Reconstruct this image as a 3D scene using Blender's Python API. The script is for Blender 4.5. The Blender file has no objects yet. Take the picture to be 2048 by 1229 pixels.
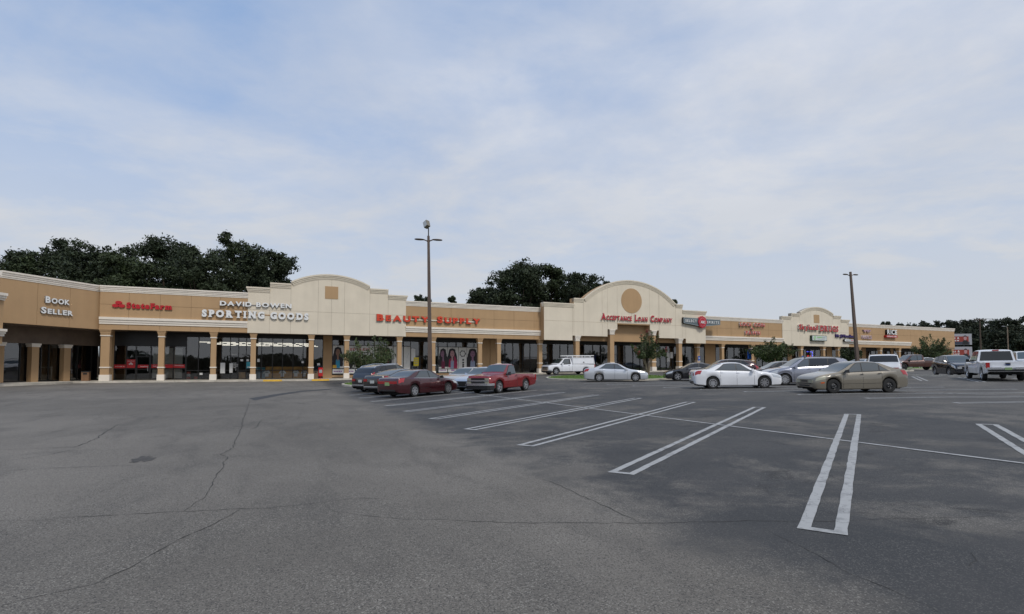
import bpy, bmesh, math, random
import numpy as np
from mathutils import Vector, Matrix

S = bpy.context.scene
COL = S.collection
R = math.radians
rnd = random.Random(7)

# ------------------------------------------------------------------ camera
cam_d = bpy.data.cameras.new('camera')
cam = bpy.data.objects.new('camera', cam_d)
COL.objects.link(cam)
cam.location = (0, 0, 1.6)
cam.rotation_euler = (R(92.43), 0, 0)
cam_d.sensor_fit = 'HORIZONTAL'
cam_d.sensor_width = 36
cam_d.lens = 18.63
cam_d.shift_y = 0.0369
cam_d.clip_start = 0.05
cam_d.clip_end = 4000
S.camera = cam

# ------------------------------------------------------------------ sky, sun, exposure
SUN_EL, SUN_AZ = 52.0, 147.0         # azimuth clockwise from +Y: behind the camera, to the right
wd = bpy.data.worlds.new('World')
S.world = wd
wd.use_nodes = True
nt = wd.node_tree
for n in list(nt.nodes):
    nt.nodes.remove(n)


def wn(kind, **kw):
    n = nt.nodes.new(kind)
    for k, v in kw.items():
        setattr(n, k, v)
    return n


def wmath(op, a, b=None, clamp=False):
    n = wn('ShaderNodeMath', operation=op, use_clamp=clamp)
    for i, v in enumerate((a, b)):
        if v is None:
            continue
        if isinstance(v, (int, float)):
            n.inputs[i].default_value = v
        else:
            nt.links.new(v, n.inputs[i])
    return n.outputs[0]


def wmix(f, a, b):
    n = wn('ShaderNodeMix', data_type='RGBA')
    for i, v in ((0, f), (6, a), (7, b)):
        if isinstance(v, (int, float)):
            n.inputs[i].default_value = v
        elif isinstance(v, tuple):
            n.inputs[i].default_value = v
        else:
            nt.links.new(v, n.inputs[i])
    return n.outputs[2]


sky = wn('ShaderNodeTexSky', sky_type='NISHITA', sun_disc=False, sun_elevation=R(SUN_EL), sun_rotation=R(SUN_AZ), air_density=1.0, dust_density=1.6, ozone_density=1.0, altitude=0.0)
tc = wn('ShaderNodeTexCoord')
sep = wn('ShaderNodeSeparateXYZ')
nt.links.new(tc.outputs['Generated'], sep.inputs[0])
zc = wmath('MAXIMUM', sep.outputs[2], 0.0)
den = wmath('ADD', zc, 0.16)
comb = wn('ShaderNodeCombineXYZ')
nt.links.new(wmath('DIVIDE', sep.outputs[0], den), comb.inputs[0])
nt.links.new(wmath('DIVIDE', sep.outputs[1], den), comb.inputs[1])


def wnoise(scale, detail, rough, dist, off, stretch=(1, 1, 1), rot=0.0):
    mp = wn('ShaderNodeMapping')
    mp.inputs['Location'].default_value = off
    mp.inputs['Scale'].default_value = stretch
    mp.inputs['Rotation'].default_value = (0, 0, rot)
    nt.links.new(comb.outputs[0], mp.inputs[0])
    n = wn('ShaderNodeTexNoise')
    n.inputs['Scale'].default_value = scale
    n.inputs['Detail'].default_value = detail
    n.inputs['Roughness'].default_value = rough
    n.inputs['Distortion'].default_value = dist
    nt.links.new(mp.outputs[0], n.inputs['Vector'])
    return n.outputs[0]


def wramp(v, a, b):
    n = wn('ShaderNodeMapRange', interpolation_type='SMOOTHSTEP')
    n.inputs['From Min'].default_value = a
    n.inputs['From Max'].default_value = b
    nt.links.new(v, n.inputs['Value'])
    return n.outputs[0]


big = wramp(wnoise(0.42, 4, 0.5, 0.3, (6.9, 8.5, 0), (1, 1.25, 1), 0.35), 0.36, 0.56)
wisp = wramp(wnoise(1.3, 9, 0.60, 0.3, (11.5, 6.9, 0), (1, 1.3, 1), 0.5), 0.34, 0.68)
puff = wramp(wnoise(4.2, 8, 0.6, 0.2, (3.0, 9.0, 0)), 0.35, 0.75)
cover = wmath('ADD', wmath('MULTIPLY', big, 0.70), wmath('MULTIPLY', wisp, 0.40))
cover = wmath('ADD', cover, wmath('MULTIPLY', wmath('SUBTRACT', puff, 0.5), 0.22), True)
hz = wramp(sep.outputs[2], 0.55, 0.02)                 # thicker veil near the horizon, all round
cover = wmath('MAXIMUM', cover, wmath('MULTIPLY', hz, 0.92), True)
cover = wmath('MULTIPLY', cover, 0.95)
clear = wmix(0.62, sky.outputs[0], (3.4, 4.9, 7.7, 1))      # thin veil of haze over the blue
shade = wmix(wramp(wnoise(0.9, 5, 0.55, 0.2, (2.2, 6.0, 0)), 0.35, 0.7), (5.2, 5.55, 6.3, 1), (6.5, 6.7, 7.2, 1))
shade = wmix(hz, shade, (5.35, 5.55, 5.85, 1))
mixed = wmix(cover, clear, shade)
bg = wn('ShaderNodeBackground')
bg.inputs['Strength'].default_value = 0.092
nt.links.new(mixed, bg.inputs['Color'])
out = wn('ShaderNodeOutputWorld')
nt.links.new(bg.outputs[0], out.inputs['Surface'])

sun_d = bpy.data.lights.new('sun', 'SUN')
sun_d.energy = 1.5
sun_d.angle = R(11)
sun_d.color = (1.0, 0.95, 0.87)
sun = bpy.data.objects.new('sun', sun_d)
COL.objects.link(sun)
sdir = Vector((math.sin(R(SUN_AZ)) * math.cos(R(SUN_EL)), math.cos(R(SUN_AZ)) * math.cos(R(SUN_EL)), math.sin(R(SUN_EL))))
sun.rotation_euler = (-sdir).to_track_quat('-Z', 'Y').to_euler()
sun.location = (0, -20, 40)

S.view_settings.view_transform = 'Standard'
S.view_settings.look = 'None'
S.view_settings.exposure = 0.32
S.view_settings.gamma = 1.0
S.view_settings.use_curve_mapping = False
S.render.engine = 'CYCLES'
S.cycles.max_bounces = 6
S.cycles.transparent_max_bounces = 12
S.cycles.use_denoising = True

# ------------------------------------------------------------------ the place: plan and levels
# t runs along the shop front, u is the distance in front of it
P0 = Vector((-36.70, 47.0))
PHI = R(66.2)
DV = Vector((math.sin(PHI), math.cos(PHI)))
NV = Vector((-DV.y, DV.x))
ROT = math.atan2(DV.y, DV.x)
ZT = [-60, 0, 18, 30, 38, 55, 68, 80, 100, 130, 200]
ZV = [.36, .38, .38, .62, .84, 1.02, 1.25, 1.4, 1.6, 1.75, 1.8]


def smooth(a, b, x):
    k = min(max((x - a) / (b - a), 0), 1)
    return k * k * (3 - 2 * k)


def zf(t):
    return float(np.interp(t, ZT, ZV))


def gtu(t, u):
    return zf(t) - .15 - (.25 - .15 * smooth(40, 60, t)) * smooth(0, 25, u)


def tu(x, y):
    r = Vector((x, y)) - P0
    return r.dot(DV), -r.dot(NV)


def xy(t, u):
    q = P0 + DV * t - NV * u
    return q.x, q.y


def gz(x, y):
    return gtu(*tu(x, y))


# ------------------------------------------------------------------ helpers
def link(o, parent=None):
    COL.objects.link(o)
    if parent is not None:
        o.parent = parent
    return o


def tag(o, label=None, cat=None, group=None, kind=None):
    for k, v in (('label', label), ('category', cat), ('group', group), ('kind', kind)):
        if v:
            o[k] = v
    return o


def empty(name, loc=(0, 0, 0), rz=0.0, parent=None):
    o = bpy.data.objects.new(name, None)
    o.empty_display_size = 0.3
    o.location = loc
    o.rotation_euler = (0, 0, rz)
    return link(o, parent)


class MB:
    def __init__(s):
        s.v = []
        s.f = []
        s.m = []

    def add(s, vs, fs, mi=0):
        b = len(s.v)
        s.v += [tuple(p) for p in vs]
        for f in fs:
            s.f.append([b + i for i in f])
            s.m.append(mi)
        return s

    def box(s, x0, x1, y0, y1, z0, z1, mi=0):
        vs = [(x0, y0, z0), (x1, y0, z0), (x1, y1, z0), (x0, y1, z0), (x0, y0, z1), (x1, y0, z1), (x1, y1, z1), (x0, y1, z1)]
        return s.add(vs, [(0, 3, 2, 1), (4, 5, 6, 7), (0, 1, 5, 4), (1, 2, 6, 5), (2, 3, 7, 6), (3, 0, 4, 7)], mi)

    def hexa(s, p, mi=0):
        return s.add(p, [(0, 3, 2, 1), (4, 5, 6, 7), (0, 1, 5, 4), (1, 2, 6, 5), (2, 3, 7, 6), (3, 0, 4, 7)], mi)

    def prism(s, poly, y0, y1, mi=0):
        # poly in (x, z), counter-clockwise seen from -y (front)
        n = len(poly)
        vs = [(x, y0, z) for x, z in poly] + [(x, y1, z) for x, z in poly]
        fs = [list(range(n)), list(range(2 * n - 1, n - 1, -1))]
        fs += [(i + n, (i + 1) % n + n, (i + 1) % n, i) for i in range(n)]
        return s.add(vs, fs, mi)

    def slab(s, poly, z0, z1, mi=0):
        # poly in (x, y)
        n = len(poly)
        vs = [(x, y, z0) for x, y in poly] + [(x, y, z1) for x, y in poly]
        fs = [list(range(n - 1, -1, -1)), list(range(n, 2 * n))]
        fs += [(i, (i + 1) % n, (i + 1) % n + n, i + n) for i in range(n)]
        return s.add(vs, fs, mi)

    def tube(s, pts, rad, seg=8, mi=0, cap=True):
        pts = [Vector(p) for p in pts]
        if isinstance(rad, (int, float)):
            rad = [rad] * len(pts)
        rings = []
        for i, p in enumerate(pts):
            a = pts[max(i - 1, 0)]
            b = pts[min(i + 1, len(pts) - 1)]
            d = (b - a).normalized()
            up = Vector((0, 0, 1)) if abs(d.z) < 0.9 else Vector((1, 0, 0))
            e1 = d.cross(up).normalized()
            e2 = e1.cross(d)
            rings.append([p + (e1 * math.cos(2 * math.pi * k / seg) + e2 * math.sin(2 * math.pi * k / seg)) * rad[i] for k in range(seg)])
        vs = [q for r_ in rings for q in r_]
        fs = []
        for i in range(len(pts) - 1):
            for k in range(seg):
                k2 = (k + 1) % seg
                fs.append((i * seg + k, (i + 1) * seg + k, (i + 1) * seg + k2, i * seg + k2))
        if cap:
            fs.append(list(range(seg)))
            fs.append(list(range((len(pts) - 1) * seg + seg - 1, (len(pts) - 1) * seg - 1, -1)))
        return s.add(vs, fs, mi)

    def lathe_y(s, prof, seg=24, mi=0):
        # prof: list of (radius, y); axis y
        n = len(prof)
        vs = [(r_ * math.cos(2 * math.pi * k / seg), y, r_ * math.sin(2 * math.pi * k / seg)) for k in range(seg) for r_, y in prof]
        fs = []
        for k in range(seg):
            k2 = (k + 1) % seg
            for i in range(n - 1):
                fs.append((k * n + i, k * n + i + 1, k2 * n + i + 1, k2 * n + i))
        return s.add(vs, fs, mi)

    def mesh(s, name, mats, sharp=None):
        me = bpy.data.meshes.new(name)
        me.from_pydata(s.v, [], s.f)
        for m in (mats if isinstance(mats, (list, tuple)) else [mats]):
            me.materials.append(m)
        if any(s.m):
            me.polygons.foreach_set('material_index', s.m)
        if sharp is not None:
            me.polygons.foreach_set('use_smooth', [True] * len(me.polygons))
            me.set_sharp_from_angle(angle=R(sharp))
        me.update()
        return me

    def build(s, name, mats, parent=None, loc=(0, 0, 0), rz=0.0, sharp=None):
        o = bpy.data.objects.new(name, s.mesh(name, mats, sharp))
        o.location = loc
        o.rotation_euler = (0, 0, rz)
        return link(o, parent)


def fix_normals(o):
    bm = bmesh.new()
    bm.from_mesh(o.data)
    bmesh.ops.recalc_face_normals(bm, faces=bm.faces)
    bm.to_mesh(o.data)
    bm.free()
    return o


# ------------------------------------------------------------------ materials
MATS = {}


def mat(name, col, rough=0.6, metal=0.0, var=0.0, scale=3.0, bump=0.0, bscale=40.0, coat=0.0, ior=None, emit=None, estr=0.0, island=0.0, detail=5.0, stretch=None):
    if name in MATS:
        return MATS[name]
    m = bpy.data.materials.new(name)
    m.use_nodes = True
    t = m.node_tree
    b = t.nodes['Principled BSDF']
    b.inputs['Base Color'].default_value = (*col, 1)
    b.inputs['Roughness'].default_value = rough
    b.inputs['Metallic'].default_value = metal
    if coat:
        b.inputs['Coat Weight'].default_value = coat
        b.inputs['Coat Roughness'].default_value = 0.04
    if ior:
        b.inputs['IOR'].default_value = ior
    if emit:
        b.inputs['Emission Color'].default_value = (*emit, 1)
        b.inputs['Emission Strength'].default_value = estr
    if var or bump:
        tcn = t.nodes.new('ShaderNodeTexCoord')
        vec = tcn.outputs['Object']
        if stretch:
            mp = t.nodes.new('ShaderNodeMapping')
            mp.inputs['Scale'].default_value = stretch
            t.links.new(vec, mp.inputs[0])
            vec = mp.outputs[0]
    if var:
        n = t.nodes.new('ShaderNodeTexNoise')
        n.inputs['Scale'].default_value = scale
        n.inputs['Detail'].default_value = detail
        n.inputs['Roughness'].default_value = 0.6
        t.links.new(vec, n.inputs['Vector'])
        mx = t.nodes.new('ShaderNodeMix')
        mx.data_type = 'RGBA'
        mx.inputs[6].default_value = (*[c * (1 - var) for c in col], 1)
        mx.inputs[7].default_value = (*[min(1, c * (1 + var)) for c in col], 1)
        mr = t.nodes.new('ShaderNodeMapRange')
        mr.inputs['From Min'].default_value = 0.3
        mr.inputs['From Max'].default_value = 0.7
        t.links.new(n.outputs[0], mr.inputs[0])
        t.links.new(mr.outputs[0], mx.inputs[0])
        t.links.new(mx.outputs[2], b.inputs['Base Color'])
    if island:
        g = t.nodes.new('ShaderNodeNewGeometry')
        mx = t.nodes.new('ShaderNodeMix')
        mx.data_type = 'RGBA'
        mx.inputs[6].default_value = (*[c * (1 - island) for c in col], 1)
        mx.inputs[7].default_value = (*[min(1, c * (1 + island)) for c in col], 1)
        cn = t.nodes.new('ShaderNodeTexNoise')          # clumps of paler and darker tone, set by noise
        cn.inputs['Scale'].default_value = 0.55
        cn.inputs['Detail'].default_value = 3
        co_ = t.nodes.new('ShaderNodeTexCoord')
        t.links.new(co_.outputs['Object'], cn.inputs['Vector'])
        cr = t.nodes.new('ShaderNodeMapRange')
        cr.inputs['From Min'].default_value = 0.35
        cr.inputs['From Max'].default_value = 0.68
        t.links.new(cn.outputs[0], cr.inputs[0])
        av = t.nodes.new('ShaderNodeMath')
        av.operation = 'MULTIPLY_ADD'
        av.inputs[1].default_value = 0.5
        hv = t.nodes.new('ShaderNodeMath')
        hv.operation = 'MULTIPLY'
        hv.inputs[1].default_value = 0.5
        t.links.new(g.outputs['Random Per Island'], hv.inputs[0])
        t.links.new(cr.outputs[0], av.inputs[0])
        t.links.new(hv.outputs[0], av.inputs[2])
        t.links.new(av.outputs[0], mx.inputs[0])
        t.links.new(mx.outputs[2], b.inputs['Base Color'])
    if bump:
        n2 = t.nodes.new('ShaderNodeTexNoise')
        n2.inputs['Scale'].default_value = bscale
        n2.inputs['Detail'].default_value = 4
        t.links.new(vec, n2.inputs['Vector'])
        bp = t.nodes.new('ShaderNodeBump')
        bp.inputs['Strength'].default_value = bump
        bp.inputs['Distance'].default_value = 0.02
        t.links.new(n2.outputs[0], bp.inputs['Height'])
        t.links.new(bp.outputs[0], b.inputs['Normal'])
    MATS[name] = m
    return m


def stucco(name, col):
    """painted stucco: fine sand bump, blotches and faint vertical rain streaks"""
    m = mat(name, col, 0.85)
    t = m.node_tree
    b = t.nodes['Principled BSDF']
    tcn = t.nodes.new('ShaderNodeTexCoord')

    def noise(sc, det, st):
        mp = t.nodes.new('ShaderNodeMapping')
        mp.inputs['Scale'].default_value = st
        t.links.new(tcn.outputs['Object'], mp.inputs[0])
        n = t.nodes.new('ShaderNodeTexNoise')
        n.inputs['Scale'].default_value = sc
        n.inputs['Detail'].default_value = det
        t.links.new(mp.outputs[0], n.inputs['Vector'])
        return n.outputs[0]

    def rng(v, a, b_, c, d):
        mr = t.nodes.new('ShaderNodeMapRange')
        for k, x in zip(('From Min', 'From Max', 'To Min', 'To Max'), (a, b_, c, d)):
            mr.inputs[k].default_value = x
        t.links.new(v, mr.inputs[0])
        return mr.outputs[0]
    a1 = rng(noise(0.7, 5, (1, 1, 1)), .3, .7, .95, 1.04)
    a2 = rng(noise(2.2, 4, (1, 1, .12)), .35, .75, 1.01, .955)
    ml = t.nodes.new('ShaderNodeMath')
    ml.operation = 'MULTIPLY'
    t.links.new(a1, ml.inputs[0])
    t.links.new(a2, ml.inputs[1])
    vm = t.nodes.new('ShaderNodeVectorMath')
    vm.operation = 'SCALE'
    vm.inputs[0].default_value = col
    t.links.new(ml.outputs[0], vm.inputs['Scale'])
    t.links.new(vm.outputs[0], b.inputs['Base Color'])
    bp = t.nodes.new('ShaderNodeBump')
    bp.inputs['Strength'].default_value = 0.35
    bp.inputs['Distance'].default_value = 0.01
    t.links.new(noise(45, 3, (1, 1, 1)), bp.inputs['Height'])
    t.links.new(bp.outputs[0], b.inputs['Normal'])
    return m


M_TAN = stucco('tan_stucco', (0.445, 0.288, 0.152))
M_TAN_D = mat('joint_tan', (0.23, 0.155, 0.09), 0.9)
M_CREAM = stucco('cream_stucco', (0.71, 0.63, 0.50))
M_CREAM_D = mat('joint_cream', (0.32, 0.28, 0.23), 0.9)
M_TRIM = stucco('white_trim', (0.80, 0.73, 0.63))
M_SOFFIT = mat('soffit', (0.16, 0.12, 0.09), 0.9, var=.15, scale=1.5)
M_FRAME = mat('bronze_frame', (0.012, 0.011, 0.010), 0.4)
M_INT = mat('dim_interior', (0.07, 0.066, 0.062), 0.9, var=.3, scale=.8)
M_CONC = mat('concrete', (0.42, 0.38, 0.31), 0.9, var=.22, scale=1.2, bump=.2)
M_KERB = mat('kerb_concrete', (0.48, 0.44, 0.37), 0.9, var=.3, scale=1.0, bump=.2)
M_YELLOW = mat('yellow_paint', (0.62, 0.36, 0.02), 0.6, var=.15, scale=6)
M_WHITE = mat('white_paint', (0.78, 0.78, 0.77), 0.4)
M_DARK = mat('dark_plastic', (0.012, 0.012, 0.013), 0.5)
M_RED = mat('red_vinyl', (0.45, 0.012, 0.015), 0.4)
M_BLINDS = mat('blind_fabric', (0.72, 0.69, 0.62), 0.8)
M_CARD = mat('brown_paper', (0.70, 0.40, 0.13), 0.75, var=.25, scale=2.0)
M_CLOTH = mat('white_cloth', (0.85, 0.85, 0.85), 0.9)
M_TUBE = mat('lamp_tube', (0.9, 0.9, 0.85), 0.4, emit=(1.0, .93, .80), estr=1.15)
M_METAL = mat('galvanised', (0.35, 0.35, 0.35), 0.45, metal=.8)
M_POLE = mat('bronze_pole', (0.105, 0.075, 0.058), 0.55, var=.15, scale=1.5)
M_BARK = mat('bark', (0.075, 0.055, 0.04), 0.95, var=.3, scale=3, bump=.5, bscale=12)
M_BARK_L = mat('pale_bark', (0.22, 0.17, 0.12), 0.9, var=.3, scale=4)


def glass_mat(name, tint, refl=1.0):
    m = bpy.data.materials.new(name)
    m.use_nodes = True
    t = m.node_tree
    for n in list(t.nodes):
        t.nodes.remove(n)
    tr = t.nodes.new('ShaderNodeBsdfTransparent')
    tr.inputs[0].default_value = (*tint, 1)
    gl = t.nodes.new('ShaderNodeBsdfGlossy')
    gl.inputs['Color'].default_value = (refl, refl, refl, 1)
    gl.inputs['Roughness'].default_value = 0.012
    fr = t.nodes.new('ShaderNodeFresnel')
    fr.inputs['IOR'].default_value = 2.1
    tcn = t.nodes.new('ShaderNodeTexCoord')
    ns = t.nodes.new('ShaderNodeTexNoise')
    ns.inputs['Scale'].default_value = 0.9
    ns.inputs['Detail'].default_value = 1
    t.links.new(tcn.outputs['Object'], ns.inputs['Vector'])
    bp = t.nodes.new('ShaderNodeBump')
    bp.inputs['Strength'].default_value = 0.05
    bp.inputs['Distance'].default_value = 0.05
    t.links.new(ns.outputs[0], bp.inputs['Height'])
    t.links.new(bp.outputs[0], gl.inputs['Normal'])
    mx = t.nodes.new('ShaderNodeMixShader')
    t.links.new(fr.outputs[0], mx.inputs[0])
    t.links.new(tr.outputs[0], mx.inputs[1])
    t.links.new(gl.outputs[0], mx.inputs[2])
    o_ = t.nodes.new('ShaderNodeOutputMaterial')
    t.links.new(mx.outputs[0], o_.inputs[0])
    return m


M_GLASS = glass_mat('shop_glass', (0.86, 0.88, 0.87))
# ------------------------------------------------------------------ ground
FRAME = (P0.x, P0.y, 0)


def asphalt():
    m = bpy.data.materials.new('asphalt')
    m.use_nodes = True
    t = m.node_tree
    b = t.nodes['Principled BSDF']
    L = t.links.new
    tcn = t.nodes.new('ShaderNodeTexCoord')
    sp = t.nodes.new('ShaderNodeSeparateXYZ')
    L(tcn.outputs['Object'], sp.inputs[0])

    def noise(sc, det=4, rough=.6, dist=0.0, st=(1, 1, 1), off=(0, 0, 0)):
        mp = t.nodes.new('ShaderNodeMapping')
        mp.inputs['Scale'].default_value = st
        mp.inputs['Location'].default_value = off
        L(tcn.outputs['Object'], mp.inputs[0])
        n = t.nodes.new('ShaderNodeTexNoise')
        n.inputs['Scale'].default_value = sc
        n.inputs['Detail'].default_value = det
        n.inputs['Roughness'].default_value = rough
        n.inputs['Distortion'].default_value = dist
        L(mp.outputs[0], n.inputs['Vector'])
        return n.outputs[0]

    def rng(v, a, b_, c=0.0, d=1.0, sm=True):
        mr = t.nodes.new('ShaderNodeMapRange')
        if sm:
            mr.interpolation_type = 'SMOOTHSTEP'
        for k, x in zip(('From Min', 'From Max', 'To Min', 'To Max'), (a, b_, c, d)):
            mr.inputs[k].default_value = x
        L(v, mr.inputs[0])
        return mr.outputs[0]

    def mth(op, a, b_, clamp=False):
        n = t.nodes.new('ShaderNodeMath')
        n.operation = op
        n.use_clamp = clamp
        for i, v in enumerate((a, b_)):
            if isinstance(v, (int, float)):
                n.inputs[i].default_value = v
            else:
                L(v, n.inputs[i])
        return n.outputs[0]

    def mix(f, a, b_):
        n = t.nodes.new('ShaderNodeMix')
        n.data_type = 'RGBA'
        for i, v in ((0, f), (6, a), (7, b_)):
            if isinstance(v, tuple):
                n.inputs[i].default_value = (*v, 1)
            elif isinstance(v, (int, float)):
                n.inputs[i].default_value = v
            else:
                L(v, n.inputs[i])
        return n.outputs[2]
    X = sp.outputs[0]
    Yv = sp.outputs[1]            # = -u
    n_mid = noise(.55, 6, .62, .6)
    n_big = noise(.11, 4, .55, .4)
    wob = mth('ADD', mth('MULTIPLY', mth('SUBTRACT', n_mid, .5), 1.6), mth('MULTIPLY', mth('SUBTRACT', noise(2.4, 5, .65), .5), 1.3))
    xe = mth('ADD', X, wob)
    seal = rng(xe, 17.7, 18.9)
    far = rng(X, 30.0, 36.0, 1.0, .72)
    seal = mth('MULTIPLY', seal, far)
    # seal coat worn through in places
    worn = rng(noise(.42, 8, .72, .25, (1, 1, 1), (4, 9, 0)), .47, .62, 1.0, .42)
    seal = mth('MULTIPLY', seal, worn)
    light = mix(rng(n_big, .35, .65), (.130, .118, .101), (.190, .172, .148))
    light = mix(rng(noise(.9, 6, .6, .8, (1, .35, 1), (2, 5, 0)), .45, .72, 0, .75), light, (.095, .087, .077))
    dark = mix(rng(n_mid, .3, .7), (.032, .033, .034), (.053, .051, .049))
    col = mix(seal, light, dark)
    # tyre-polished band running along the lane
    band = rng(mth('ABSOLUTE', mth('SUBTRACT', X, 13.6), 0.0), .2, 2.6, .16, 0.0)
    col = mix(band, col, (.100, .092, .081))
    # oil drips inside the stalls
    row1 = mth('MULTIPLY', rng(X, 19.6, 20.6), rng(X, 28.9, 29.9, 1, 0))
    row2 = mth('MULTIPLY', rng(X, 36.3, 37.3), rng(X, 45.5, 46.5, 1, 0))
    oil = mth('MULTIPLY', mth('ADD', row1, row2, True), rng(noise(.95, 6, .66, .9, (1, 1, 1), (11, 3, 0)), .56, .68, 0, .75))
    col = mix(oil, col, (.020, .019, .018))
    spot = rng(noise(.33, 6, .68, .3, (1, 1, 1), (31, 17, 0)), .73, .78, 0, .55)
    col = mix(spot, col, (.036, .033, .030))
    # aggregate
    v1 = t.nodes.new('ShaderNodeTexVoronoi')
    v1.inputs['Scale'].default_value = 105
    L(tcn.outputs['Object'], v1.inputs['Vector'])
    sepc = t.nodes.new('ShaderNodeSeparateColor')
    L(v1.outputs['Color'], sepc.inputs[0])
    chip = rng(sepc.outputs[0], .70, .98, 0, 1)
    pit = rng(sepc.outputs[1], .60, .95, 0, 1)
    clear = mth('SUBTRACT', 1.0, mth('MULTIPLY', seal, .62))
    wearn = rng(noise(.8, 5, .6, .3, (1, 1, 1), (7, 7, 0)), .32, .66, .35, 1.0)
    chip = mth('MULTIPLY', mth('MULTIPLY', chip, clear), wearn)
    col = mix(mth('MULTIPLY', chip, .72), col, (.32, .30, .26))
    col = mix(mth('MULTIPLY', mth('MULTIPLY', pit, clear), .68), col, (.030, .029, .028))
    L(col, b.inputs['Base Color'])
    rough = rng(seal, 0, 1, .92, .74, False)
    L(rough, b.inputs['Roughness'])
    b.inputs['IOR'].default_value = 1.42
    bp = t.nodes.new('ShaderNodeBump')
    bp.inputs['Strength'].default_value = .55
    bp.inputs['Distance'].default_value = .006
    L(mth('ADD', mth('MULTIPLY', sepc.outputs[2], .7), mth('MULTIPLY', noise(30, 3), .6)), bp.inputs['Height'])
    L(bp.outputs[0], b.inputs['Normal'])
    return m


M_ASPH = asphalt()
M_GRASS = mat('grass', (0.085, 0.150, 0.022), 0.9, var=.35, scale=2.5)
M_BLADE = mat('grass_blade', (0.10, 0.175, 0.028), 0.85, island=.35)
M_SOIL = mat('soil', (0.09, 0.085, 0.04), 0.95, var=.35, scale=.3)
M_CRACK = mat('crack_filler', (0.034, 0.032, 0.029), 0.9)
M_PATCH = mat('tar_patch', (0.040, 0.040, 0.041), 0.75, var=.2, scale=3)


def grid_obj(name, ts, us, keep, material):
    vs, idx, fs = [], {}, []

    def vid(i, j):
        if (i, j) not in idx:
            idx[(i, j)] = len(vs)
            vs.append((ts[i], -us[j], gtu(ts[i], us[j])))
        return idx[(i, j)]
    for i in range(len(ts) - 1):
        for j in range(len(us) - 1):
            if keep((ts[i] + ts[i + 1]) / 2, (us[j] + us[j + 1]) / 2):
                fs.append((vid(i, j), vid(i, j + 1), vid(i + 1, j + 1), vid(i + 1, j)))
    mb = MB()
    mb.add(vs, fs)
    return mb.build(name, material, loc=FRAME, rz=ROT, sharp=60)


TS = [-1500, -900, -500, -250, -120, -80] + list(range(-60, 121)) + [125, 130, 140, 160, 200, 260, 400, 700, 1200, 2000]
US = [-1500, -800, -400, -200, -100, -50, -25, -12] + list(range(-4, 71)) + [75, 80, 90, 110, 150, 220, 400, 800, 1500]
in_lot = lambda t, u: -80 <= t <= 200 and -4 <= u <= 150
lot = tag(grid_obj('parking_lot', TS, US, in_lot, M_ASPH), kind='structure')
terrain = tag(grid_obj('terrain', TS, US, lambda t, u: not in_lot(t, u), M_SOIL), kind='structure')


def drape(pts, off):
    return [(t, -u, gtu(t, u) + off) for t, u in pts]


def worn_paint():
    m = mat('worn_line_paint', (0.52, 0.52, 0.51), 0.7)
    t = m.node_tree
    b = t.nodes['Principled BSDF']
    tcn = t.nodes.new('ShaderNodeTexCoord')
    n = t.nodes.new('ShaderNodeTexNoise')
    n.inputs['Scale'].default_value = 5
    n.inputs['Detail'].default_value = 7
    n.inputs['Roughness'].default_value = .7
    t.links.new(tcn.outputs['Object'], n.inputs['Vector'])
    mr = t.nodes.new('ShaderNodeMapRange')
    mr.inputs['From Min'].default_value = .50
    mr.inputs['From Max'].default_value = .72
    t.links.new(n.outputs[0], mr.inputs[0])
    mx = t.nodes.new('ShaderNodeMix')
    mx.data_type = 'RGBA'
    mx.inputs[6].default_value = (.36, .36, .35, 1)
    mx.inputs[7].default_value = (.16, .16, .16, 1)
    t.links.new(mr.outputs[0], mx.inputs[0])
    v = t.nodes.new('ShaderNodeTexVoronoi')
    v.feature = 'DISTANCE_TO_EDGE'
    v.inputs['Scale'].default_value = 2.0
    n2 = t.nodes.new('ShaderNodeTexNoise')
    n2.inputs['Scale'].default_value = 6
    t.links.new(tcn.outputs['Object'], n2.inputs['Vector'])
    vm = t.nodes.new('ShaderNodeVectorMath')
    vm.operation = 'MULTIPLY_ADD'
    vm.inputs[1].default_value = (.35, .35, .35)
    t.links.new(n2.outputs['Color'], vm.inputs[0])
    t.links.new(tcn.outputs['Object'], vm.inputs[2])
    t.links.new(vm.outputs[0], v.inputs['Vector'])
    mr2 = t.nodes.new('ShaderNodeMapRange')
    mr2.inputs['From Min'].default_value = .004
    mr2.inputs['From Max'].default_value = .014
    mr2.inputs['To Min'].default_value = .5
    mr2.inputs['To Max'].default_value = 0
    t.links.new(v.outputs['Distance'], mr2.inputs[0])
    mx2 = t.nodes.new('ShaderNodeMix')
    mx2.data_type = 'RGBA'
    mx2.inputs[7].default_value = (.07, .07, .07, 1)
    t.links.new(mr2.outputs[0], mx2.inputs[0])
    t.links.new(mx.outputs[2], mx2.inputs[6])
    t.links.new(mx2.outputs[2], b.inputs['Base Color'])
    return m


M_LINE = worn_paint()


def ribbon(mb, a, b, w, off, ragged=0.0, seed=0):
    """flat painted line from a to b (t,u), draped on the ground"""
    rr = random.Random(seed)
    a, b = Vector(a), Vector(b)
    d = (b - a)
    n = max(2, int(d.length / .25) + 1)
    nn = Vector((-d.y, d.x)).normalized()
    Lp, Rp = [], []
    for i in range(n + 1):
        p = a + d * (i / n)
        Lp.append(p + nn * (w / 2 + rr.uniform(-ragged, ragged)))
        Rp.append(p - nn * (w / 2 + rr.uniform(-ragged, ragged)))
    vs = drape([tuple(p) for p in Lp + Rp], off)
    mb.add(vs, [(i, i + 1, n + 2 + i, n + 1 + i) for i in range(n)])


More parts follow.
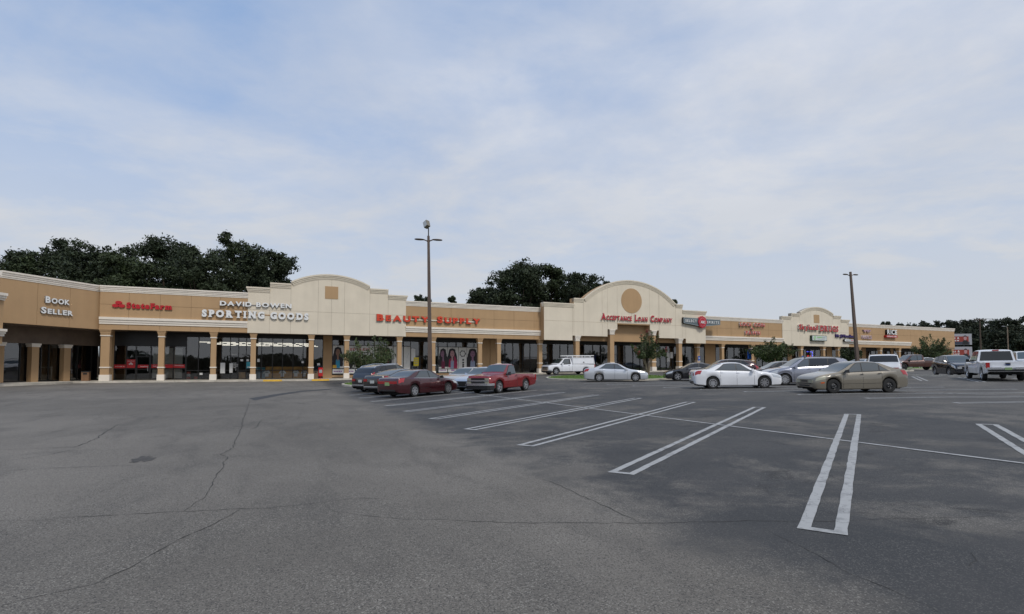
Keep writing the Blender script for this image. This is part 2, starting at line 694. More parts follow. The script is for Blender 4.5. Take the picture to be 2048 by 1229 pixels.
def hairpin(a, b, gap, w, seed):
    a, b = Vector(a), Vector(b)
    d = (b - a).normalized()
    nn = Vector((-d.y, d.x))
    mb = MB()
    h = (gap - w) / 2
    for s in (-1, 1):
        ribbon(mb, a + nn * h * s, b + nn * h * s, w, .006, .006, seed + s)
    for p, s in ((a, 1), (b, -1)):
        # closing bar runs along the row (constant t)
        q0 = p + nn * (h - w / 2) + d * s * .05
        q1 = p - nn * (h - w / 2) + d * s * .05
        ribbon(mb, q0, q1, w, .0065, .004, seed + 7)
    return mb.build('parking_stripe', M_LINE, lot)


for i in range(11):
    un = 57.4 - 3.13 * i
    uf = un - 6.72
    hairpin((19.12 + .035 * (un - 45), un), (29.5 + .06 * (uf - 38), uf), .42, .112, i)
for i in range(9):
    un = 47.3 - 3.0 * i
    hairpin((35.8, un), (46.4, un + 6.2), .42, .11, 40 + i)
for i in range(6):
    un = 52.5 - 3.1 * i
    hairpin((53.2, un), (60.4, un - 4.6), .42, .11, 80 + i)
mb = MB()
ribbon(mb, (25.2, 59), (24.55, 20), .10, .0095, .006, 3)
mb.build('row_line', M_LINE, lot)
mb = MB()
ribbon(mb, (41.2, 52), (41.0, 25), .10, .0095, .006, 4)
mb.build('row_line', M_LINE, lot)

CRACKS = [
    ([(11.95, 50.43), (12.31, 50.58), (12.63, 50.57), (13.58, 50.77), (14.24, 50.95), (14.56, 51.06), (15.1, 50.99), (15.6, 50.97), (15.93, 51.16)], .012),
    ([(15.12, 51.18), (15.23, 51.5), (15.6, 51.88), (15.88, 52.13), (16.88, 52.67), (18.05, 53.24), (19.03, 53.62), (19.57, 53.96), (20.52, 54.37), (21.58, 54.82)], .012),
    ([(12.91, 53.05), (13.06, 52.96), (13.38, 52.85), (13.61, 52.38), (13.83, 51.86), (14.02, 51.46), (14.22, 50.97)], .012),
    ([(13.68, 50.79), (13.79, 50.28), (13.78, 49.01), (13.79, 46.93), (13.68, 46.58), (13.8, 45.63), (13.74, 42.31), (13.36, 28.26)], .022),
    ([(10.66, 46.94), (11.63, 47.02), (12.46, 47.15)], .02),
    ([(9.64, 44.15), (10.87, 44.34), (10.89, 43.13), (10.5, 39.57)], .03),
    ([(18.15, 50.9), (18.15, 51.79), (18.12, 52.92), (18.09, 53.26)], .012),
    ([(19.07, 53.91), (18.91, 54.32), (18.79, 54.75), (18.71, 55.13), (18.65, 55.51), (18.6, 55.69)], .009),
    ([(20.04, 55.18), (19.86, 55.28), (19.69, 55.35)], .01),
    ([(10.3, 45.94), (10.77, 45.3), (11.04, 44.48)], .018),
    ([(14.2, 39.65), (14.08, 42.16), (13.49, 41.24)], .03),
    ([(21.6, 53.0), (22.2, 52.2), (22.6, 52.4), (23.1, 51.6)], .008),
    ([(26.2, 47.8), (27.2, 48.6), (28.0, 48.3)], .02),
]
for ci, (pts, w) in enumerate(CRACKS):
    rr = random.Random(ci)
    fine = []
    for a, b in zip(pts[:-1], pts[1:]):
        n = max(2, int(math.hypot(b[0] - a[0], b[1] - a[1]) / .09))
        for k in range(n):
            f = k / n
            fine.append((a[0] + (b[0] - a[0]) * f, a[1] + (b[1] - a[1]) * f))
    fine.append(pts[-1])
    drift = 0.0
    P = []
    for i, p in enumerate(fine):
        drift = drift * .75 + rr.uniform(-.022, .022)
        a = fine[max(i - 1, 0)]
        b = fine[min(i + 1, len(fine) - 1)]
        d = Vector((b[0] - a[0], b[1] - a[1])).normalized()
        nn = Vector((-d.y, d.x))
        ww = w * rr.uniform(.25, 1.1) * (1 - .6 * abs(2 * i / len(fine) - 1) ** 3)
        c = Vector(p) + nn * drift
        P.append((c + nn * ww / 2, c - nn * ww / 2))
    vs = drape([tuple(q[0]) for q in P] + [tuple(q[1]) for q in P], .0035)
    n = len(P)
    mb = MB()
    mb.add(vs, [(i, i + 1, n + i + 1, n + i) for i in range(n - 1)])
    mb.build('crack', M_CRACK, lot)
mb = MB()
strip = [((13.25, 27.0), (13.6, 29.0)), ((14.6, 22.6), (14.75, 24.3)), ((16.02, 19.3), (16.1, 20.6)), ((18.2, 17.1), (18.15, 18.2))]
vs = drape([a for a, b in strip] + [b for a, b in strip], .005)
mb.add(vs, [(i, i + 1, 4 + i + 1, 4 + i) for i in range(3)])
mb.build('tar_patch', M_PATCH, lot)
# dark damp stain on the lane
mb = MB()
rr = random.Random(5)
pts = []
for k in range(28):
    a = 2 * math.pi * k / 28
    r0 = (.13 + .16 * rr.random())
    pts.append((12.45 + r0 * math.cos(a) * .8, 46.55 + r0 * math.sin(a) * 1.5))
mb.add(drape(pts, .0045), [list(range(28))])
fix_normals(mb.build('stain', mat('damp_stain', (.062, .056, .050), .85, var=.3, scale=8), lot))


# ------------------------------------------------------------------ planted islands with kerbs
def island(poly, h=.14, kw=.16, mound=.10, blades=1500, seed=1, label='', grass=True):
    n = len(poly)
    # round the outline
    pts = []
    for i in range(n):
        p0, p1, p2, p3 = [Vector(poly[(i + k - 1) % n]) for k in range(4)]
        for k in range(4):
            f = k / 4
            pts.append(.5 * ((2 * p1) + (-p0 + p2) * f + (2 * p0 - 5 * p1 + 4 * p2 - p3) * f * f + (-p0 + 3 * p1 - 3 * p2 + p3) * f ** 3))
    c = sum(pts, Vector((0, 0))) / len(pts)
    N = len(pts)
    inner = [p + (c - p).normalized() * kw for p in pts]
    ch = [p + (c - p).normalized() * .02 for p in pts]
    mb = MB()
    rings = [drape([tuple(p) for p in pts], -.03), drape([tuple(p) for p in pts], h - .02), drape([tuple(p) for p in ch], h), drape([tuple(p) for p in inner], h), drape([tuple(p) for p in inner], h - .06)]
    vs = [q for r_ in rings for q in r_]
    fs = []
    for a in range(4):
        for i in range(N):
            j = (i + 1) % N
            fs.append((a * N + i, a * N + j, (a + 1) * N + j, (a + 1) * N + i))
    mb.add(vs, fs)
    k = tag(mb.build('kerb_island', M_KERB, loc=FRAME, rz=ROT, sharp=35), kind='structure')
    fix_normals(k)
    mb = MB()
    levels = [1.0, .85, .6, .3, .0]
    rr = random.Random(seed)
    rings = []
    for f in levels:
        rings.append([((c + (p - c) * f)) for p in inner])
    vs = []
    for f, ring in zip(levels, rings):
        for p in ring:
            z = gtu(p.x, p.y) + h - .03 + mound * (1 - f * f) + rr.uniform(-.015, .02)
            vs.append((p.x, -p.y, z))
    fs = []
    for a in range(len(levels) - 1):
        for i in range(N):
            j = (i + 1) % N
            fs.append((a * N + i, a * N + j, (a + 1) * N + j, (a + 1) * N + i))
    mb.add(vs, fs)
    for _ in range(blades):
        i = rr.randrange(N)
        f = math.sqrt(rr.random()) * .98
        p = c + (inner[i].lerp(inner[(i + 1) % N], rr.random()) - c) * f
        z = gtu(p.x, p.y) + h - .03 + mound * (1 - f * f)
        a = rr.random() * 6.28
        w, hh = rr.uniform(.015, .035), rr.uniform(.05, .12)
        dx, dy = math.cos(a) * w, math.sin(a) * w
        lx, ly = rr.uniform(-.04, .04), rr.uniform(-.04, .04)
        mb.add([(p.x - dx, -p.y - dy, z - .02), (p.x + dx, -p.y + dy, z - .02), (p.x + lx, -p.y + ly, z + hh)], [(0, 1, 2)], 1)
    g = mb.build('grass', [M_GRASS, M_BLADE], k)
    g['kind'] = 'stuff'
    return k


island([(19.3, 13.3), (20.0, 16.5), (21.4, 18.9), (25.0, 17.6), (28.6, 15.6), (30.2, 12.5), (29.3, 9.4), (25, 7.4), (22.2, 8.4), (20.1, 10.8)], mound=.16, blades=4000, seed=1)
island([(36.9, 15.6), (37.3, 17.8), (38.8, 20.1), (43, 22.2), (46.8, 20.8), (48.6, 17.5), (48.2, 13.5), (45, 11), (40.5, 11), (38, 13)], mound=.14, blades=4000, seed=2)
island([(55, 17), (57, 20), (61, 21.5), (65, 20), (67.5, 16), (66.5, 12.5), (62, 11), (57, 12.5)], mound=.14, blades=1500, seed=3)
island([(73, 19), (76, 21.5), (80, 21.5), (84, 18), (85, 13), (82, 10.5), (77, 11), (74, 14)], mound=.14, blades=1500, seed=4)
island([(91, 14), (94, 17), (98, 17.5), (103, 15), (104, 11), (101, 8.5), (96, 8.5), (92, 11)], mound=.16, blades=1500, seed=5)
# long kerb down the middle of the third row
mb = MB()
us = [29.5 + .75 * k for k in range(30)]
for s0, s1 in zip(us[:-1], us[1:]):
    t0, t1 = 61.0, 61.35
    z0, z1 = gtu(61, s0), gtu(61, s1)
    mb.hexa([(t0, -s1, z1 - .03), (t1, -s1, z1 - .03), (t1, -s0, z0 - .03), (t0, -s0, z0 - .03), (t0 + .02, -s1, z1 + .14), (t1 - .02, -s1, z1 + .14), (t1 - .02, -s0, z0 + .14), (t0 + .02, -s0, z0 + .14)])
tag(mb.build('kerb', M_KERB, loc=FRAME, rz=ROT), kind='structure')

# ------------------------------------------------------------------ pavement in front of the shops
EV, CV = Vector((-38.55, 39.7)), Vector((-36.9, 47.2))       # ends of the slanted corner wall
walk = [-1.5, 0, 6, 12, 18, 24, 30, 34, 38, 46, 55, 62, 68, 74, 80, 90, 100, 115, 130, 134]
mb = MB()
for a, b in zip(walk[:-1], walk[1:]):
    za, zb = zf(a), zf(b)
    g = .012
    mb.hexa([(a + g, -.95, za - .3), (b - g, -.95, zb - .3), (b - g, -.75, zb - .3), (a + g, -.75, za - .3), (a + g, -.93, za + .005), (b - g, -.93, zb + .005), (b - g, -.75, zb + .005), (a + g, -.75, za + .005)], 1)
    mb.hexa([(a, -.75, za - .3), (b, -.75, zb - .3), (b, 3.05, zb - .3), (a, 3.05, za - .3), (a, -.75, za), (b, -.75, zb), (b, 3.05, zb), (a, 3.05, za)], 0)
# corner piece running beside the slanted wall
def loc2(p):
    r_ = Vector(p) - P0
    return (r_.dot(DV), r_.dot(NV))
cp = [loc2(q) for q in ((-36.6, 46.0), (-37.1, 43.2), (-37.6, 39.3), (-37.4, 36.2), (-46, 36.2), (-46, 52), (-38.5, 50.2))]
cp = [(-1.5, -.93)] + cp[1:] + [(-1.5, 3.0)]
mb.slab(cp, .0, .375, 1)
sw = tag(mb.build('sidewalk', [M_CONC, M_KERB], loc=FRAME, rz=ROT), kind='structure')
fix_normals(sw)
# ------------------------------------------------------------------ the shopping plaza
plaza = tag(empty('shopping_plaza', FRAME, ROT), 'long tan and cream stucco shopping plaza with stepped arched parapets and columned walkway', 'building')
Z_TOP, Z_COR, Z_JOINT, Z_BAND, Z_BANDB, Z_BOT = 8.91, 8.36, 7.24, 6.09, 5.47, 4.97


def profile_run(mb, t0, t1, prof, y_back, mi=0):
    """extrude a (y,z) profile along t"""
    n = len(prof)
    vs = [(t0, y, z) for y, z in prof] + [(t1, y, z) for y, z in prof]
    fs = [list(range(n)), list(range(2 * n - 1, n - 1, -1))]
    fs += [(i, i + n, (i + 1) % n + n, (i + 1) % n) for i in range(n)]
    mb.add(vs, fs, mi)


def cornice_prof(zb, zt, p=.17, yb=.3):
    h = zt - zb
    return [(yb, zb), (-.03, zb), (-.03, zb + .18 * h), (-.40 * p, zb + .22 * h), (-.42 * p, zb + .46 * h), (-.66 * p, zb + .50 * h), (-.70 * p, zb + .72 * h), (-p, zb + .77 * h), (-p, zt), (yb, zt)]


def fascia(parent, t0, t1, joints, loc=(0, 0, 0), rz=0, lower=True, name='fascia', band_t1=None):
    """backing wall with panels, parapet cornice and the mid band"""
    mb = MB()
    mb.box(t0, t1, .03, .40, Z_BOT + .01, Z_COR + .2)
    f = mb.build(name, M_TAN_D, parent, loc, rz)
    js = [t0] + joints + [t1]
    bt = band_t1 or t1
    g = .011
    for a, b in zip(js[:-1], js[1:]):
        rows = [(Z_JOINT, Z_COR + .02), (Z_BAND - .02, Z_JOINT)]
        if lower and b <= bt + .01:
            rows.append((Z_BOT, Z_BANDB + .02))
        elif lower:
            rows[1] = (Z_BOT + .30, Z_JOINT)
        else:
            rows = [(Z_BOT, Z_COR + .02)]
        for z0, z1 in rows:
            m2 = MB()
            m2.box(a + (g if a > t0 else 0), b - (g if b < t1 else 0), 0, .05, z0 + g, z1 - g)
            m2.build('panel', M_TAN, f)
    m2 = MB()
    profile_run(m2, t0, t1, cornice_prof(Z_COR, Z_TOP), .3)
    fix_normals(m2.build('cornice', M_TRIM, f))
    if lower:
        m2 = MB()
        profile_run(m2, t0, bt, [(.03, Z_BANDB), (-.06, Z_BANDB), (-.06, Z_BANDB + .16), (-.11, Z_BANDB + .19), (-.12, Z_BANDB + .36), (-.19, Z_BANDB + .40), (-.19, Z_BAND), (.03, Z_BAND)], .3)
        fix_normals(m2.build('band', M_TRIM, f))
    return f


fascia(plaza, 0, 11.8, [2.14, 4.54, 7.01, 9.43])
fascia(plaza, 27.35, 44.4, [30.02, 32.53, 35.18, 37.79, 40.37, 43.04])
fascia(plaza, 69.25, 85.85, [72.41, 75.11, 78.9, 82.74])
fascia(plaza, 100.95, 131.6, [104.0, 107.2, 110.4, 113.6, 118.0, 121.4, 124.8, 128.2], band_t1=118.0)
# end wall and roof deck
mb = MB()
mb.box(131.2, 131.6, .4, 24, .6, 8.7)
mb.build('end_wall', M_TAN, plaza)
mb = MB()
mb.box(.2, 131.2, .42, 24, 7.2, 7.4)
mb.build('roof_deck', M_CONC, plaza)
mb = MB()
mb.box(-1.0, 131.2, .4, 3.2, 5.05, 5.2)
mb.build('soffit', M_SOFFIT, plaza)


def arc(c, half, zs, zp, n=20):
    """arc through (c-half,zs),(c,zp),(c+half,zs)"""
    s = zp - zs
    r_ = (half * half + s * s) / (2 * s)
    zc_ = zp - r_
    a = math.asin(half / r_)
    return [(c + r_ * math.sin(-a + 2 * a * k / n), zc_ + r_ * math.cos(-a + 2 * a * k / n)) for k in range(n + 1)]


def band_strip(mb, path, d0, d1, proj, y0):
    """moulding that follows a path (t,z): from d0 to d1 below it, standing proud by proj"""
    n = len(path)
    nor = []
    for i in range(n):
        a, b = path[max(i - 1, 0)], path[min(i + 1, n - 1)]
        d = Vector((b[0] - a[0], b[1] - a[1])).normalized()
        nor.append(Vector((d.y, -d.x)))
    up = [Vector(p) + q * d0 for p, q in zip(path, nor)]
    lo = [Vector(p) + q * d1 for p, q in zip(path, nor)]
    ring = [(p.x, p.y) for p in lo] + [(p.x, p.y) for p in reversed(up)]
    vs = []
    for y in (y0 - proj, y0 + .03):
        vs += [(p.x, y, p.y) for p in up] + [(p.x, y, p.y) for p in lo]
    fs = []
    for i in range(n - 1):
        fs += [(i, n + i, n + i + 1, i + 1), (2 * n + i, 2 * n + i + 1, 3 * n + i + 1, 3 * n + i),
               (i, i + 1, 2 * n + i + 1, 2 * n + i), (n + i, 3 * n + i, 3 * n + i + 1, n + i + 1)]
    fs += [(0, 2 * n, 3 * n, n), (n - 1, 2 * n - 1, 4 * n - 1, 3 * n - 1)]
    mb.add(vs, fs)


def gable(steps, arch, bottoms, y0, depth, joints, side_mat):
    """steps: [(t0,t1,ztop)...]; arch: (c,half,zs,zp); bottoms: [(t0,t1,zb)...]"""
    ap = arc(*arch)
    tL, tR = steps[0][0], steps[-1][1]

    def top(t):
        if ap[0][0] - 1e-6 <= t <= ap[-1][0] + 1e-6:
            return float(np.interp(t, [p[0] for p in ap], [p[1] for p in ap]))
        for a, b, z in steps:
            if a - 1e-6 <= t <= b + 1e-6:
                return z

    def bot(t):
        for a, b, z in bottoms:
            if a - 1e-6 <= t <= b + 1e-6:
                return z
    cuts = sorted(set([round(x, 3) for s in steps for x in s[:2]] + [round(ap[0][0], 3), round(ap[-1][0], 3)] + [round(x, 3) for s in bottoms for x in s[:2]] + joints))
    g = .010
    body = MB()
    strips = []
    for a, b in zip(cuts[:-1], cuts[1:]):
        m_ = (a + b) / 2
        inarc = ap[0][0] - 1e-3 <= a and b <= ap[-1][0] + 1e-3
        ts_ = [a] + ([p[0] for p in ap if a + .05 < p[0] < b - .05] if inarc else []) + [b]
        zs_ = [top(t) if inarc else top(m_) for t in ts_]
        zb_ = bot(m_)
        strips.append((a, b, ts_, zs_, zb_))
        poly = [(a, zb_ + .01), (b, zb_ + .01)] + [(t, z - .01) for t, z in zip(reversed(ts_), reversed(zs_))]
        body.prism(poly, y0 + .03, y0 + depth, 0)
    gb = body.build('gable', [side_mat], plaza)
    fix_normals(gb)
    for a, b, ts_, zs_, zb_ in strips:
        # a strip edge that is a real joint gets a gap
        ga = g if a > tL + .01 else 0
        gbb = g if b < tR - .01 else 0
        tt = list(ts_)
        tt[0] += ga
        tt[-1] -= gbb
        for z0, z1 in ((zb_, min(Z_JOINT + .04, 99)), (Z_JOINT + .04, None)):
            if z1 is not None and zb_ > Z_JOINT - .12:
                continue
            zlo = max(z0, zb_) + (g if z0 > zb_ + .05 else 0)
            m2 = MB()
            if z1 is not None:
                m2.prism([(tt[0], zlo), (tt[-1], zlo), (tt[-1], z1 - g), (tt[0], z1 - g)], y0, y0 + .05)
            else:
                poly = [(tt[0], zlo), (tt[-1], zlo)] + [(t, z) for t, z in zip(reversed(tt), reversed(zs_))]
                m2.prism(poly, y0, y0 + .05)
            fix_normals(m2.build('panel', M_CREAM, gb))
    # mouldings
    for a, b, z in steps:
        if a >= ap[0][0] - .01 and b <= ap[-1][0] + .01:
            continue
        m2 = MB()
        for d0, d1, pr in ((0, .15, .17), (.15, .30, .115), (.30, .44, .065), (.44, .52, .025)):
            m2.box(a - (pr if a == tL else 0), b + (pr if b == tR else 0), y0 - pr, y0 + depth * .5, z - d1, z - d0 - .0005)
        m2.build('cornice', M_CREAM, gb)
    m2 = MB()
    for d0, d1, pr in ((0, .16, .17), (.161, .31, .115), (.311, .45, .065), (.451, .54, .025)):
        band_strip(m2, ap, d0 - .0, d1, pr, y0)
    fix_normals(m2.build('arched_cornice', M_CREAM, gb))
    return gb


def small_gable(c):
    h = 7.78
    steps = [(c - h, c - 5.83, 9.50), (c - 5.83, c - 3.9, 10.03), (c - 3.9, c + 3.9, 10.25), (c + 3.9, c + 5.83, 10.03), (c + 5.83, c + h, 9.46)]
    gb = gable(steps, (c, 3.9, 10.28, 11.25), [(c - h, c + h, Z_BOT)], -.06, .5, [round(c - 1.3, 3), round(c, 3), round(c + 1.3, 3)], M_CREAM_D)
    mb = MB()
    mb.box(c - .65, c + .65, -.09, -.02, 8.70, 10.0)
    mb.build('square_medallion', M_TAN, gb)
    return gb


small_gable(19.58)
small_gable(93.4)
C2 = 56.6
steps = [(C2 - 12.7, C2 - 8.55, 9.48), (C2 - 8.55, C2 - 7.15, 10.2), (C2 - 7.15, C2 + 7.4, 10.2), (C2 + 7.4, C2 + 8.6, 10.2), (C2 + 8.6, C2 + 12.7, 9.44)]
bottoms = [(C2 - 12.7, C2 - 8.75, 4.92), (C2 - 8.75, C2 - 3.6, 5.52), (C2 - 3.6, C2 - 2.1, 6.46), (C2 - 2.1, C2 + 3.07, 7.15), (C2 + 3.07, C2 + 4.55, 6.52), (C2 + 4.55, C2 + 9.15, 5.52), (C2 + 9.15, C2 + 12.7, 4.92)]
g2 = gable(steps, (C2 + .12, 7.27, 10.2, 12.96), bottoms, -1.0, 1.0, [round(C2 - 4.4, 3), round(C2 + .13, 3), round(C2 + 4.65, 3)], M_TAN)
mb = MB()
disc = [(C2 + .15 + 1.63 * math.cos(2 * math.pi * k / 40), 10.28 + 1.63 * math.sin(2 * math.pi * k / 40)) for k in range(40)]
mb.prism(disc, -1.03, -.96)
fix_normals(mb.build('round_medallion', M_TAN, g2))
# tan wall behind the portico
mb = MB()
mb.box(C2 - 12.2, C2 + 12.65, .0, .4, Z_BOT, 8.2)
mb.build('portico_wall', M_TAN, plaza)
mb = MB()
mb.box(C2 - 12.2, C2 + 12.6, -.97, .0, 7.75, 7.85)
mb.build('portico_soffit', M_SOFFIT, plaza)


# ------------------------------------------------------------------ columns
def column(t, ztop, w=.46, y0=.12, wide_base=.12, light_cap=False):
    zb = zf(t)
    mb = MB()
    mb.box(t - w / 2, t + w / 2, y0, y0 + w, zb + .55, ztop - .55)
    c = mb.build('column', M_TAN, plaza)
    m2 = MB()
    for k, (e, a, b) in enumerate(((.03, .55, .40), (.06, .40, .25), (.10, .25, .12), (.14, .12, 0))):
        m2.box(t - w / 2 - e, t + w / 2 + e, y0 - e, y0 + w + e, ztop - a + .0004, ztop - b)
    m2.build('capital', M_TRIM if light_cap else M_TAN, c)
    m2 = MB()
    m2.box(t - w / 2 - .05, t + w / 2 + .05, y0 - .05, y0 + w + .05, ztop - .66, ztop - .57)
    m2.build('neck_band', M_TRIM, c)
    m2 = MB()
    m2.box(t - w / 2 - .05, t + w / 2 + .05, y0 - .05, y0 + w + .05, zb + 1.16, zb + 1.26)
    m2.build('waist_band', M_TRIM, c)
    m2 = MB()
    m2.box(t - w / 2 - .06, t + w / 2 + .06, y0 - .06, y0 + w + .06, zb - .02, zb + .55)
    m2.build('base', M_TRIM, c)
    return c


column(.45, 5.05, w=.66)
for t in (4.69, 8.92, 12.35, 17.69, 21.19, 26.73, 30.52, 36.12, 38.5, 44.0, 71.0, 73.6, 79.5, 84.8, 90.1, 95.3, 98.9, 104.1, 109.8, 115.0, 120.1, 125.5, 130.9):
    if t == 71.0:
        t = 69.0
    column(t, 5.05)
column(C2 - 7.95, 5.52, w=.56, y0=-.86, light_cap=True)
column(C2 - 2.85, 6.46, w=.62, y0=-.90, light_cap=True)
column(C2 + 3.8, 6.52, w=.62, y0=-.90, light_cap=True)
column(C2 + 8.3, 5.52, w=.56, y0=-.86, light_cap=True)

# ------------------------------------------------------------------ shop fronts
YS = 3.0


def rail(mb, a, b, z, h=.07):
    mb.box(a, b, YS - .03, YS + .09, z - h / 2, z + h / 2)


def shop(cuts, ztop=4.6, zrails=(1.29,), zb=None, door=None, head=True, header_to=5.06, sill=None, name='storefront'):
    """glazed front between cuts[0] and cuts[-1]; each pane its own object"""
    a, b = cuts[0], cuts[-1]
    z0 = (zf((a + b) / 2) + .06) if zb is None else zb
    mb = MB()
    mb.box(a, b, YS - .04, YS + .10, z0 - .10, z0)
    mb.box(a, b, YS - .04, YS + .10, ztop, ztop + .07)
    for i, c in enumerate(cuts):
        w = .035
        x0, x1 = (c, c + .06) if i == 0 else ((c - .06, c) if i == len(cuts) - 1 else (c - w, c + w))
        mb.box(x0, x1, YS - .05, YS + .11, z0, ztop)
    for i, (p, q) in enumerate(zip(cuts[:-1], cuts[1:])):
        for zr in zrails:
            if door is not None and i in door:
                continue
            if zr > z0 + .1:
                rail(mb, p + .035, q - .035, zr)
        if door is not None and i in door:
            rail(mb, p + .035, q - .035, z0 + 2.2, .10)
            rail(mb, p + .035, q - .035, z0 + .95, .05)
            mb.box(p + .05, p + .13, YS - .02, YS + .08, z0, z0 + 2.15)
            mb.box(q - .13, q - .05, YS - .02, YS + .08, z0, z0 + 2.15)
    f = mb.build(name, M_FRAME, plaza)
    m2 = MB()
    m2.box(a, b, YS + .0, YS + .12, ztop + .07, header_to)
    m2.build('header', M_FRAME, f)
    for i, (p, q) in enumerate(zip(cuts[:-1], cuts[1:])):
        zz = [z0] + [z for z in zrails if z > z0 + .1 and not (door and i in door)] + ([z0 + 2.2] if door and i in door else []) + [ztop]
        for s0, s1 in zip(zz[:-1], zz[1:]):
            m2 = MB()
            m2.add([(p + .03, YS + .03, s0), (q - .03, YS + .03, s0), (q - .03, YS + .03, s1), (p + .03, YS + .03, s1)], [(0, 1, 2, 3)])
            m2.build('pane', M_GLASS, f)
        if door and i in door:
            m2 = MB()
            m2.box(q - .24, q - .20, YS - .10, YS - .06, z0 + .8, z0 + 1.3)
            m2.build('door_handle', M_METAL, f)
    return f


def pier(a, b, z0=None, z1=5.06, m=M_TAN):
    mb = MB()
    mb.box(a, b, YS - .02, YS + .25, zf((a + b) / 2) if z0 is None else z0, z1)
    return mb.build('wall_pier', m, plaza)


sf_front = shop([.46, 1.43, 2.18, 3.38, 5.24, 6.29], ztop=3.62, zrails=(1.45,), door=[2])
pier(-.6, .46)
sg_front = shop([6.29, 7.36, 8.4, 9.37, 10.15, 10.9, 11.6, 12.30, 13.03, 14.07, 15.02, 16.05, 17.03, 18.09, 19.05], ztop=4.6, zrails=(1.29,), door=[4])
pier(19.05, 19.98)
by_front = shop([19.98, 21.25, 22.46, 23.38, 24.5, 25.6, 26.59, 27.74], ztop=4.56, zrails=(4.02, 1.45), zb=.86)
pier(19.98, 27.74, z1=.76)
by_door = shop([27.74, 28.61, 29.67, 30.73], ztop=4.56, zrails=(4.02,), door=[1, 2])
pier(30.73, 31.25)
by_win = shop([31.25, 31.88, 33.04, 34.1, 35.43, 36.39, 37.2], ztop=4.56, zrails=(4.02, 1.40), zb=.98)
pier(31.25, 37.2, z1=.88)
pier(37.2, 38.45)
pier(38.50, 39.8)
shop([39.8, 40.48, 41.57, 42.89, 43.94, 45.5], ztop=4.6, zrails=())
shop([45.5, 46.6, 47.18, 48.29, 49.48, 50.6], ztop=4.6, zrails=(), door=[0])
shop([50.6, 51.9, 53.3, 54.6, 55.9, 57.3], ztop=4.6, zrails=(3.3,), door=[3])
shop([57.3, 58.53, 59.87, 61.07, 62.3, 63.5], ztop=4.6, zrails=())
shop([63.5, 64.6, 65.7, 66.8, 68.0, 69.2, 70.5], ztop=4.6, zrails=(), door=[3])
shop([70.5, 71.5, 72.9], ztop=4.6, zrails=())
pier(72.9, 75.0)
shop([75.0, 76.2, 77.4, 78.8, 80.2, 81.2, 82.1], ztop=4.6, zrails=(), door=[4])
pier(82.1, 83.4)
shop([83.4, 84.8, 86.2, 87.6, 89.0, 90.4], ztop=4.5, zrails=(), door=[2])
pier(90.4, 91.4)
shop([91.4, 92.8, 94.2, 95.6, 97.0, 98.4, 99.8], ztop=4.5, zrails=(), door=[3])
pier(99.8, 101.2)
shop([101.2, 102.5, 103.8, 105.1, 106.4, 107.7, 109.0], ztop=4.5, zrails=(), door=[2])
pier(109.0, 110.2)
shop([110.2, 111.6, 113.0, 114.4, 115.8, 117.2], ztop=4.5, zrails=(), door=[2])
pier(117.2, 118.0)
shop([118.0, 119.4, 120.8, 122.2, 123.6, 125.0], ztop=4.5, zrails=(), door=[2])
pier(125.0, 126.0)
shop([126.0, 127.4, 128.8, 130.2, 131.2], ztop=4.5, zrails=())

# dim rooms behind the glass
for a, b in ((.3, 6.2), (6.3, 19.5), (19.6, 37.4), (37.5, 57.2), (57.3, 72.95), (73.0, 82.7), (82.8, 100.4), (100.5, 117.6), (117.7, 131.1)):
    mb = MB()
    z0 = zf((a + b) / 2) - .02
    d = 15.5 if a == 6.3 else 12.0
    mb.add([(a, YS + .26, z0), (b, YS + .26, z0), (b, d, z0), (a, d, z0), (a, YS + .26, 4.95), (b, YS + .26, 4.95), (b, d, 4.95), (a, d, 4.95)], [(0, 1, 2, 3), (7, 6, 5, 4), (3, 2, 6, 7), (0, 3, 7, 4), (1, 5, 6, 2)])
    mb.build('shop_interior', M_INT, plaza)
# strip lights burning in the sports shop
for k, y in enumerate((5.4, 8.0, 10.8, 13.6)):
    for i in range(6):
        a = 7.1 + i * 1.85 + .45 * k
        mb = MB()
        mb.box(a, a + 1.5, y, y + .13, 4.20, 4.25)
        mb.build('strip_light', M_TUBE, sg_front)
# vertical blinds in the first shop
mb = MB()
x = 3.5
while x < 5.15:
    mb.hexa([(x, YS + .14, .55), (x + .07, YS + .18, .55), (x + .075, YS + .185, .55), (x + .005, YS + .145, .55), (x, YS + .14, 3.5), (x + .07, YS + .18, 3.5), (x + .075, YS + .185, 3.5), (x + .005, YS + .145, 3.5)])
    x += .085
bl = mb.build('blinds', M_BLINDS, sf_front)
mb = MB()
x = 5.3
while x < 5.95:
    mb.hexa([(x, YS + .14, .55), (x + .07, YS + .18, .55), (x + .075, YS + .185, .55), (x + .005, YS + .145, .55), (x, YS + .14, 3.5), (x + .07, YS + .18, 3.5), (x + .075, YS + .185, 3.5), (x + .005, YS + .145, 3.5)])
    x += .085
mb.build('blinds', M_BLINDS, sf_front)

